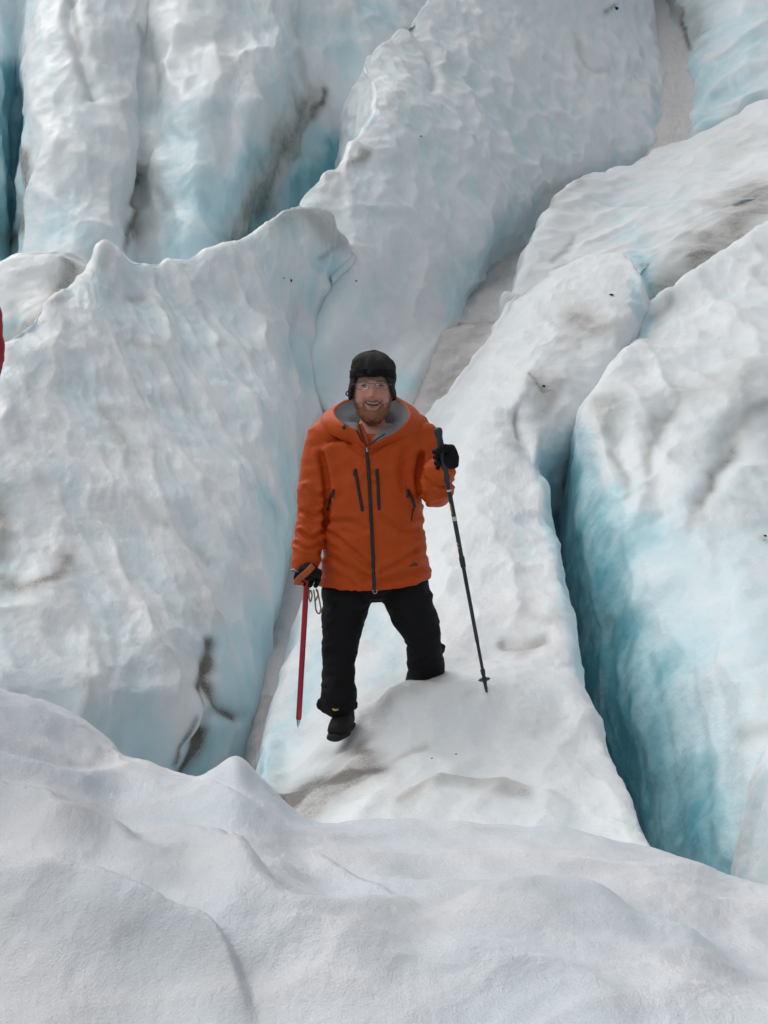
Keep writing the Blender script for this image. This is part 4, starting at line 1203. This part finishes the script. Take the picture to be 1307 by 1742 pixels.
# zips ----------------------------------------------------------------
z_ = ribbon(jb, [(623.5, 757), (627, 800), (631, 870), (635, 950), (637, 1003)], 0.0085, 0.004, 0.003, 10)
sub(mesh_np('zip', z_[0], z_[1], M['zip']), jk)
for pts in ([(605, 798), (610, 830), (617, 869)], [(641.5, 798), (643.5, 830), (645, 867)], [(568, 833), (563, 848), (558.5, 868)], [(693, 833), (701, 848), (706, 862)]):
    z_ = ribbon(jb, pts, 0.0075, 0.004, 0.002, 6)
    sub(mesh_np('pocket_zip', z_[0], z_[1], M['zip']), jk)
z_ = ribbon(jb, [(706, 860), (702, 872), (700, 886)], 0.003, 0.003, 0.002, 5)
sub(mesh_np('pocket_zip', z_[0], z_[1], M['zip']), jk)
for p in ((604, 801), (642, 801), (567, 838), (694.5, 838)):
    loc, nor, i, d = jb.ray_cast(Vector((0, 0, CAMZ)), ray(*p))
    if loc:
        z_ = ring_tube([np.array(loc) + np.array((0, -0.006, 0.004)), np.array(loc) + np.array((-0.004, -0.009, -0.022))], [(0.006, 0.003)] * 2, 8, 2)
        sub(mesh_np('zip_puller', z_[0], z_[1], M['zip']), jk)
loc, nor, i, d = jb.ray_cast(Vector((0, 0, CAMZ)), ray(624.5, 764))
z_ = ring_tube([np.array(loc) + np.array((0, -0.008, 0.006)), np.array(loc) + np.array((0.001, -0.011, -0.012))], [(0.006, 0.003)] * 2, 8, 2)
sub(mesh_np('zip_puller', z_[0], z_[1], M['steel']), jk)
pz = man_P(638, 1006, -.185)
z_ = ring_tube([pz + np.array((0.010 * math.cos(t), -0.002, 0.010 * math.sin(t))) for t in np.linspace(0, 6.1, 12)], [0.0022] * 12, 6, 1)
sub(mesh_np('zip_ring', z_[0], z_[1], M['steel']), jk)
# small dark emblem near the hem: a bar with a peaked stroke over it
lg = []
for pts in ([(697, 963), (703, 961.5), (710, 962)], [(702, 960), (705, 957.6), (709, 959.5)]):
    lg.append(ribbon(jb, pts, 0.0032, 0.0012, 0.001, 4))
lg = join(lg)
sub(mesh_np('emblem', lg[0], lg[1], M['zip']), jk)
# cuffs ---------------------------------------------------------------
cf = ring_tube([man_P(520, 950, -.11), man_P(518.5, 964, -.12), man_P(518, 968, -.122)], [22.8 * U, 22.6 * U, 21.8 * U], 24, 4)
sub(mesh_np('cuff', cf[0], cf[1], M['orange']), jk)
cf = ring_tube([man_P(498.5, 957, -.125), man_P(503, 963, -.145), man_P(509, 967, -.17)], [(0.013, 0.004)] * 3, 8, 3, ref=(0.6, 0.8, 0))
sub(mesh_np('cuff_tab', cf[0], cf[1], M['zip']), jk)
cf = ring_tube([man_P(749.5, 808, -.305), man_P(751, 797, -.335)], [23.2 * U, 22 * U], 24, 4)
sub(mesh_np('cuff', cf[0], cf[1], M['orange']), jk)

# face ----------------------------------------------------------------
hb = bvh_of(body)


def face_pt(px, py, off=0.0):
    loc, nor, i, d = hb.ray_cast(Vector((0, 0, CAMZ)), ray(px, py))
    return np.array(loc) + np.array((0, -off, 0))


def face_line(pts, r, off, seg=8, n=4):
    P = smooth_line(pts, n)
    Q = [face_pt(*p, off) for p in P]
    m = len(Q)
    return ring_tube(Q, [r * (0.35 + 0.65 * math.sin(math.pi * (i + 0.5) / m)) if r is not None else 0.001 for i in range(m)], seg, 1)


for pts in ([(614, 656.5), (618, 655), (622, 655), (627, 657)], [(641, 657), (646, 655.2), (650, 655.2), (654, 656.8)]):
    c = pts[1]
    e = ball(face_pt((pts[0][0] + pts[-1][0]) / 2, 657.0, -0.005), (0.0095, 0.005, 0.0022))
    sub(mesh_np('eye', e[0], e[1], M['eye']), body)
    e = face_line(pts, 0.0036, 0.002)
    sub(mesh_np('eyelid', e[0], e[1], M['lash']), body)
    e = face_line([(x, y + 4.0) for x, y in pts], 0.0016, 0.0)
    sub(mesh_np('eyelid', e[0], e[1], M['lip']), body)
for pts in ([(609, 650.5), (615, 648.4), (621, 648), (627, 649.6)], [(640, 649.6), (646, 648.2), (652, 648.6), (658, 651)]):
    e = face_line(pts, 0.0032, 0.000)
    sub(mesh_np('eyebrow', e[0], e[1], M['brow']), body)
mo = ring_tube([face_pt(x, y, 0.0015) for x, y in smooth_line([(621.5, 684), (627, 687), (634, 689), (641, 688), (647, 684.5)], 4)], [(r, 0.004) for r in (0.002, .004, .006, .007, .008, .0085, .009, .0095, .0095, .0095, .009, .0085, .008, .007, .005, .004, .002)], 12, 1, ref=(0, 1, 0))
sub(mesh_np('mouth', mo[0], mo[1], M['mouth']), body)
te = ring_tube([face_pt(x, y, 0.0055) for x, y in smooth_line([(624.5, 684.2), (629, 685.6), (634, 686.6), (640, 686.2), (644.5, 684.4)], 3)], [(0.0040, 0.003)] * 13, 10, 1, ref=(0, 1, 0))
sub(mesh_np('teeth', te[0], te[1], M['teeth']), body)
for pts, r_ in (([(620.5, 683), (627, 682.2), (634, 683.3), (641, 682.4), (648, 683.4)], 0.0033), ([(622, 686), (628, 690.6), (634, 692.0), (641, 691), (647, 686.2)], 0.0046)):
    e = face_line(pts, r_, 0.003)
    sub(mesh_np('lip', e[0], e[1], M['lip']), body)

# beard: a tufted shell with single hairs, one mesh
Vh, Fh = head_mesh(Hc, 1.0, 150, 130)
Qh = to_px(Vh)
Nh = vert_normals(Vh, Fh)
if ((Vh - Hc) * Nh).sum() < 0:
    Nh = -Nh


def in_poly(Q, poly):
    ins = np.zeros(len(Q), bool)
    j = len(poly) - 1
    for i in range(len(poly)):
        (x0, y0), (x1, y1) = poly[i], poly[j]
        c_ = ((y0 > Q[:, 1]) != (y1 > Q[:, 1])) & (Q[:, 0] < (x1 - x0) * (Q[:, 1] - y0) / (y1 - y0 + 1e-9) + x0)
        ins ^= c_
        j = i
    return ins


outer = [(596, 655), (604, 668), (609, 684), (615, 683), (618, 677), (627, 678.5), (634, 677.8), (641, 678.5), (650, 677), (654, 683), (659, 683), (664, 668), (672, 655), (690, 700), (660, 745), (610, 745), (580, 700)]
hole = [(619.5, 681.5), (627, 681.0), (634, 682), (641, 681.2), (648.5, 682), (646, 691), (641, 697), (634, 698.5), (627, 697), (622, 690)]
Lh = Vh - Hc
mask = in_poly(Qh, outer) & ~in_poly(Qh, hole) & (Lh[:, 1] < 0.02) & (Lh[:, 2] > -0.158)
inner_b = [(598, 655), (603, 672), (607, 694), (614, 694), (618, 680), (627, 680.5), (634, 680), (641, 680.5), (650, 680), (654, 692), (661, 692), (665, 672), (670, 655), (690, 700), (660, 745), (610, 745), (580, 700)]
mask_s = mask & in_poly(Qh, inner_b)
fm = mask_s[Fh].all(1)
thick = 0.006 + 0.013 * sstep(-0.07, -0.14, Lh[:, 2])
tuft = fbm(Lh * np.array((70, 70, 28)), 3, 2)
Vs = Vh + Nh * (thick * (0.8 + 0.5 * tuft))[:, None]
edge = np.zeros(len(Vh), bool)
bd = Fh[~fm]
edge[bd.ravel()] = True
Vs[edge] = Vh[edge] - Nh[edge] * 0.002
used = np.unique(Fh[fm])
remap = -np.ones(len(Vh), int)
remap[used] = np.arange(len(used))
shellV, shellF = Vs[used], remap[Fh[fm]]
hv_, hf_ = [], []
cand = np.where(mask)[0]
pick = rng.choice(cand, 2600)
for i in pick:
    b0 = Vh[i] + Nh[i] * 0.002 + rng.normal(0, 0.0012, 3)
    low = sstep(-0.06, -0.14, np.array([Lh[i, 2]]))[0]
    ln = rng.uniform(0.007, 0.013) + 0.009 * low
    d = Nh[i] * 0.75 + np.array((0.25 * np.sign(Lh[i, 0]) * min(1, abs(Lh[i, 0]) / 0.05), 0, -0.9)) + rng.normal(0, 0.22, 3)
    d /= np.linalg.norm(d)
    s1 = np.cross(d, (0.3, 1, 0.2))
    s1 /= np.linalg.norm(s1)
    s2 = np.cross(d, s1)
    o_ = len(hv_)
    r_ = 0.0009
    hv_ += [b0 + s1 * r_, b0 - s1 * r_ + s2 * r_, b0 - s2 * r_, b0 + d * ln]
    hf_ += [(o_, o_ + 1, o_ + 3, o_ + 3), (o_ + 1, o_ + 2, o_ + 3, o_ + 3), (o_ + 2, o_, o_ + 3, o_ + 3)]
allv = list(shellV) + hv_
allf = [tuple(f) for f in shellF] + [tuple(x + len(shellV) for x in f[:3]) for f in hf_]
bo_ = mesh_py('beard', allv, allf, M['beard'])
child(bo_, man)

# spectacles ------------------------------------------------------------
sroot = []
yf = face_pt(634, 653)[1] - 0.016


def on_y(px, py, dy=0.0):
    return at(px, py, yf + dy)


fr = []
for (x0, x1, y0, y1, sg) in ((605.5, 628.5, 651.6, 662.5, -1), (639.5, 661.5, 652.0, 663, 1)):
    c_ = [(x0 + 2, y0), ((x0 + x1) / 2, y0 - 0.4), (x1 - 2, y0), (x1, y0 + 3), (x1 - 1, y1 - 3), (x1 - 5, y1), ((x0 + x1) / 2, y1 + 0.4), (x0 + 5, y1), (x0 + 1, y1 - 3), (x0, y0 + 3)]
    w3 = [on_y(x, y, 0.018 * ((x - 634) / 32) ** 2) for x, y in c_]
    fr.append(ring_tube(w3[-1:] + w3[:3] + w3[3:4], [0.0016] * 5, 8, 3))
    fr.append(ring_tube(w3[3:] , [0.0008] * len(w3[3:]), 6, 2))
    lv = np.array(w3 + [np.mean(w3, 0)])
    lens = mesh_py('lens', lv, [(i, (i + 1) % 10, 10) for i in range(10)], M['glass'], True)
    lens.modifiers.new('t', 'SOLIDIFY').thickness = 0.0015
    sroot.append(lens)
    ex = x0 if sg < 0 else x1
    fr.append(ring_tube([on_y(ex, y0 + 2, 0.018), on_y(ex + sg * 3, y0 + 2, 0.022), on_y(ex + sg * 4.5, y0 + 2, 0.06), on_y(ex + sg * 2, y0 + 2, 0.13)], [0.0018] * 4, 8, 3))
fr.append(ring_tube([on_y(628, 653.5), on_y(634, 652.4, -0.003), on_y(640, 653.7)], [0.0014] * 3, 8, 3))
fv = join(fr)
gl = mesh_np('glasses', fv[0], fv[1], M['frame'])
child(gl, man)
for l_ in sroot:
    sub(l_, gl)
# hat cord at the left ear flap
hc_ = ring_tube([man_P(596, 668, -.02), man_P(591, 666, -.04), man_P(589, 671, -.05), man_P(595, 675, -.04)], [0.003] * 4, 8, 3)
sub(mesh_np('chin_cord', hc_[0], hc_[1], M['hat_band']), hat)

# gaiter label
yl = ring_tube([man_P(566, 1206, -.215), man_P(570, 1208, -.218), man_P(576, 1207, -.215)], [(0.004, 0.002), (0.005, 0.002), (0.003, 0.002)], 8, 3)
sub(mesh_np('cuff_label', yl[0], yl[1], M['yellow']), tr)

# ------------------------------------------------------------------ trekking pole
tipl, _ = hit(829, 1177)
tip = np.array(tipl) + np.array((0, 0, -0.012))
topp = at(745, 731, 6.75 - .385)
ax_ = (tip - topp)
Lp = np.linalg.norm(ax_)
ax_ /= Lp
pole = thing('trekking_pole', 'dark trekking pole with small basket planted in the snow by the man', 'trekking pole', tuple(tip))


def pp(t):
    return topp + ax_ * Lp * t


def seg_p(t0, t1, r0, r1, n=2):
    return ring_tube([pp(t0 + (t1 - t0) * i / (n - 1)) for i in range(n)], [r0 + (r1 - r0) * i / (n - 1) for i in range(n)], 16, 1, ref=(0, 1, 0.2), caps=True)


g_ = ring_tube([pp(0.0), pp(0.012), pp(0.03), pp(0.06), pp(0.10), pp(0.15), pp(0.185)], [0.0195, 0.0195, 0.0150, 0.0160, 0.0170, 0.0155, 0.0135], 20, 4, ref=(0, 1, 0.2))
piece('grip', g_, M['grip'], pole)
up_ = piece('upper_shaft', seg_p(0.18, 0.485, 0.0105, 0.0102), M['pole'], pole)
piece('middle_shaft', seg_p(0.48, 0.80, 0.0092, 0.0088), M['pole'], pole)
piece('lower_shaft', seg_p(0.79, 0.95, 0.0078, 0.0074), M['pole'], pole)
piece('joint', seg_p(0.475, 0.510, 0.0135, 0.0125), M['grip'], pole)
piece('joint', seg_p(0.905, 0.925, 0.0115, 0.0095), M['grip'], pole)
sub(mesh_np('ring_print', *seg_p(0.222, 0.227, 0.0112, 0.0112), M['silver']), up_)
sub(mesh_np('ring_print', *seg_p(0.322, 0.336, 0.0112, 0.0112), M['silver']), up_)
for t in (0.275, 0.285, 0.296, 0.306, 0.42, 0.435):
    q0 = pp(t) + np.array((-0.0085, -0.0075, 0))
    dd = ring_tube([q0, q0 + ax_ * 0.010 + np.array((0.006, -0.0005, 0))], [0.0028, 0.0018], 8, 2)
    sub(mesh_np('yellow_print', dd[0], dd[1], M['yellow']), up_)
bk = []
cb = pp(0.942)
for i in range(8):
    a_ = 2 * math.pi * i / 8
    e1 = np.cross(ax_, (0, 1, 0))
    e1 /= np.linalg.norm(e1)
    e2 = np.cross(ax_, e1)
    d_ = e1 * math.cos(a_) + e2 * math.sin(a_)
    bk.append(ring_tube([cb, cb + d_ * 0.024, cb + d_ * 0.028 + ax_ * -0.002], [(0.007, 0.003), (0.007, 0.003), (0.004, 0.002)], 8, 2, ref=ax_))
bk.append(ring_tube([pp(0.932), pp(0.942), pp(0.955)], [0.010, 0.014, 0.009], 14, 3))
piece('basket', join(bk), M['grip'], pole)
piece('tip', ring_tube([pp(0.95), pp(0.985), pp(1.0)], [0.0095, 0.0065, 0.0025], 12, 3), M['pole'], pole)
gp = pp(0.105)
fl = fist(gp, -ax_, (0.85, 0.55, 0), 0.0165, man_P(751, 800, -.325), 1.12)
piece('glove', fl, M['glove'], man)
# ------------------------------------------------------------------ ice axe
axe = thing('ice_axe', 'red shafted ice axe with steel spike, held by its head in the lowered glove', 'ice axe', tuple(at(507, 1237, 6.72)))
at0, at1 = at(522, 985, 6.58), at(508.5, 1222, 6.66)
aspk = at(507, 1238, 6.665)
dirx = (at1 - at0) / np.linalg.norm(at1 - at0)
piece('shaft', ring_tube([at0, at1], [(0.0135, 0.0175)] * 2, 18, 2, ref=(0, 1, 0.1), power=2.6), M['axe_red'], axe)
piece('ferrule', ring_tube([at1 - dirx * 0.012, at1 + dirx * 0.012], [(0.0125, 0.015), (0.010, 0.012)], 16, 2, ref=(0, 1, 0.1)), M['steel'], axe)
piece('spike', ring_tube([at1, at1 * 0.5 + aspk * 0.5, aspk], [(0.010, 0.012), (0.008, 0.009), (0.001, 0.001)], 12, 3, ref=(0, 1, 0.1)), M['steel'], axe)
hd = [at(497, 969, 6.52), at(503, 972, 6.53), at(513, 975, 6.56), at(523, 977, 6.58), at(536, 981, 6.66), at(546, 992, 6.74), at(551, 1006, 6.80)]
piece('head', ring_tube(hd, [(0.024, 0.003), (0.016, 0.005), (0.010, 0.008), (0.012, 0.010), (0.011, 0.006), (0.009, 0.004), (0.003, 0.002)], 12, 4, ref=(0, 0.3, 1)), M['steel'], axe)
ls = [ring_tube([at(504, 991, 6.49), at(509, 985, 6.475), at(517, 978, 6.47), at(526, 970, 6.48), at(533, 962, 6.52)], [(0.015, 0.0025)] * 5, 8, 4, ref=(0, 1, 0)),
      ring_tube([at(501, 992, 6.50), at(508, 993, 6.49), at(516, 993, 6.49)], [(0.007, 0.003)] * 3, 8, 4, ref=(0, 1, 0))]
lo = piece('leash', join(ls), M['webbing'], axe)
st_ = []
for t in np.linspace(0.12, 0.88, 7):
    q = smooth_line([(504, 991), (509, 985), (517, 978), (526, 970), (533, 962)], 8)[int(t * 32)]
    st_.append(ring_tube([at(q[0] - 2.2, q[1] - 2.6, 6.466), at(q[0] + 1.4, q[1] + 2.4, 6.466)], [0.0022] * 2, 6, 2))
sub(mesh_np('stitching', *join(st_), M['tan']), lo)
cd = []
for pts in ([(534, 1004), (536, 1020), (538, 1038), (543, 1044), (546, 1036), (543, 1018), (540, 1003)], [(529, 1004), (531, 1014), (528, 1024), (526, 1014), (527, 1004)], [(538, 1002), (541, 1012), (537, 1022)]):
    cd.append(ring_tube([at(x, y, 6.53) for x, y in pts], [0.0038] * len(pts), 8, 4))
piece('cord_loop', join(cd), M['tan'], axe)
fl = fist(at(525, 984, 6.575), (-1, 0.05, 0.25), (0.1, 0.15, 1), 0.014, man_P(518, 962, -.12), 1.15)
piece('glove', fl, M['glove'], man)

# ------------------------------------------------------------------ second person at the left edge, almost wholly outside the frame
SX, SY = -1.932, 5.45
gl_, _ = drop(SX, SY)
gz = gl_[2]


def red_P(px, py, dy=0.0):
    k = 1.0
    return np.array((SX + (px - 637) * U * k, SY + dy, gz + 0.0 + (1262 - py) * U * k))


red = thing('person', 'person in red jacket at the left edge, only the bent arm showing', 'person', (SX, SY, gz))
spec2 = dict(
    arms=[[(560, 742, .02, 34), (544, 800, 0, 28), (536, 870, -.02, 25), (530, 930, -.08, 23), (526, 968, -.12, 21)],
          [(710, 744, .02, 34), (746, 756, 0, 31), (768, 792, 0, 29), (777, 835, -.02, 28), (778, 872, -.05, 27), (766, 906, -.10, 24), (716, 892, -.20, 20)]],
    legs=[[(595, 965, 0, 46), (592, 1035, -.01, 38), (588, 1110, -.03, 29), (586, 1215, 0, 30)], [(680, 965, 0, 46), (683, 1035, -.01, 38), (686, 1110, -.03, 29), (688, 1215, 0, 30)]],
    boots=[[(586, 1210, 0), (586, 1243, .02), (582, 1248, -.12), (580, 1250, -.19)], [(688, 1210, 0), (688, 1243, .02), (692, 1248, -.12), (694, 1250, -.19)]])
jk2, tr2, body2, hat2, Hc2 = build_person(red_P, red, M['red'], spec2, False)
piece('glove', fist(red_P(704, 884, -.25), (0, 0, 1), (1, 0.3, 0), 0.012, red_P(716, 888, -.20), 1.0), M['glove'], red)
piece('glove', fist(red_P(524, 985, -.14), (0, 1, 0), (-1, 0, 0.3), 0.012, red_P(526, 966, -.12), 1.0), M['glove'], red)
for s_ in (-1, 1):
    e = ball(Hc2 + np.array((s_ * 0.036, -0.098, 0.018)), (0.012, 0.007, 0.006))
    sub(mesh_np('eye', e[0], e[1], M['eye']), body2)
jb2 = bvh_of(jk2)
cl_ = ring_tube([red_P(634, 752, .01), red_P(634, 728, .01), red_P(634, 712, .01)], [(.13, .13), (.095, .10), (.085, .09)], 24, 4)
sub(mesh_np('collar', cl_[0], cl_[1], M['red']), jk2)
zp = []
for z0 in np.linspace(red_P(0, 765)[2], red_P(0, 985)[2], 14):
    loc, nor, i_, d_ = jb2.ray_cast(Vector((SX, SY - 1.0, z0)), Vector((0, 1, 0)))
    if loc:
        zp.append(np.array(loc) + np.array((0, -0.003, 0)))
zp = ring_tube(zp, [(0.008, 0.004)] * len(zp), 8, 1, ref=(0, 1, 0))
sub(mesh_np('zip', zp[0], zp[1], M['zip']), jk2)
e = ring_tube([Hc2 + np.array((x, -0.113 + 4 * x * x, -0.068)) for x in (-0.03, -0.012, 0.012, 0.03)], [0.003] * 4, 8, 3)
sub(mesh_np('lip', e[0], e[1], M['lip']), body2)

# ------------------------------------------------------------------ stones lying on the ice
ST = [(495, 477, 4.5, 'dark stone, larger of two lying on the crest above the big scalloped slope'), (483, 473, 2.5, 'dark stone, smaller of two lying on the crest above the big scalloped slope'),
      (1040, 502, 5, 'thin dark stone on the rounded head of the ice rib'), (925, 657, 4, 'dark stone beside the small black dirt streak on the ice rib'), (606, 478, 2.5, 'tiny dark stone on the smooth hollow above the trench'),
      (735, 1290, 3, 'tiny dark stone on the snow in front of the trekking pole, nearer the dirt patch'), (776, 1283, 2.5, 'tiny dark stone on the snow straight below the pole tip'), (1048, 14, 5.5, 'dark stone block at the top rim of the far ice mass'),
      (716, 232, 2.5, 'tiny dark stone on the far white ice slope'), (1302, 912, 4, 'dark stone at the right edge on the blue crevasse wall')]
for px, py, sz, lab in ST:
    loc, nor = hit(px, py)
    if loc is None:
        continue
    r_ = 0.72 * sz * loc[1] / F
    V, Fq = ball((0, 0, 0), (r_ * rng.uniform(0.9, 1.5), r_ * rng.uniform(0.7, 1.1), r_ * rng.uniform(0.5, 0.8)), 10, 8)
    V = V * (1 + 0.45 * fbm(V / r_ * 1.3 + px, 2, 5))[:, None]
    th_ = rng.uniform(0, 3)
    V = V @ np.array(((math.cos(th_), -math.sin(th_), 0), (math.sin(th_), math.cos(th_), 0), (0, 0, 1)))
    o = mesh_np('stone', V, Fq, M['stone'], False)
    o.location = loc + nor * r_ * 0.02
    o['label'] = lab
    o['category'] = 'stone'
    o['group'] = 'stones lying on the ice'
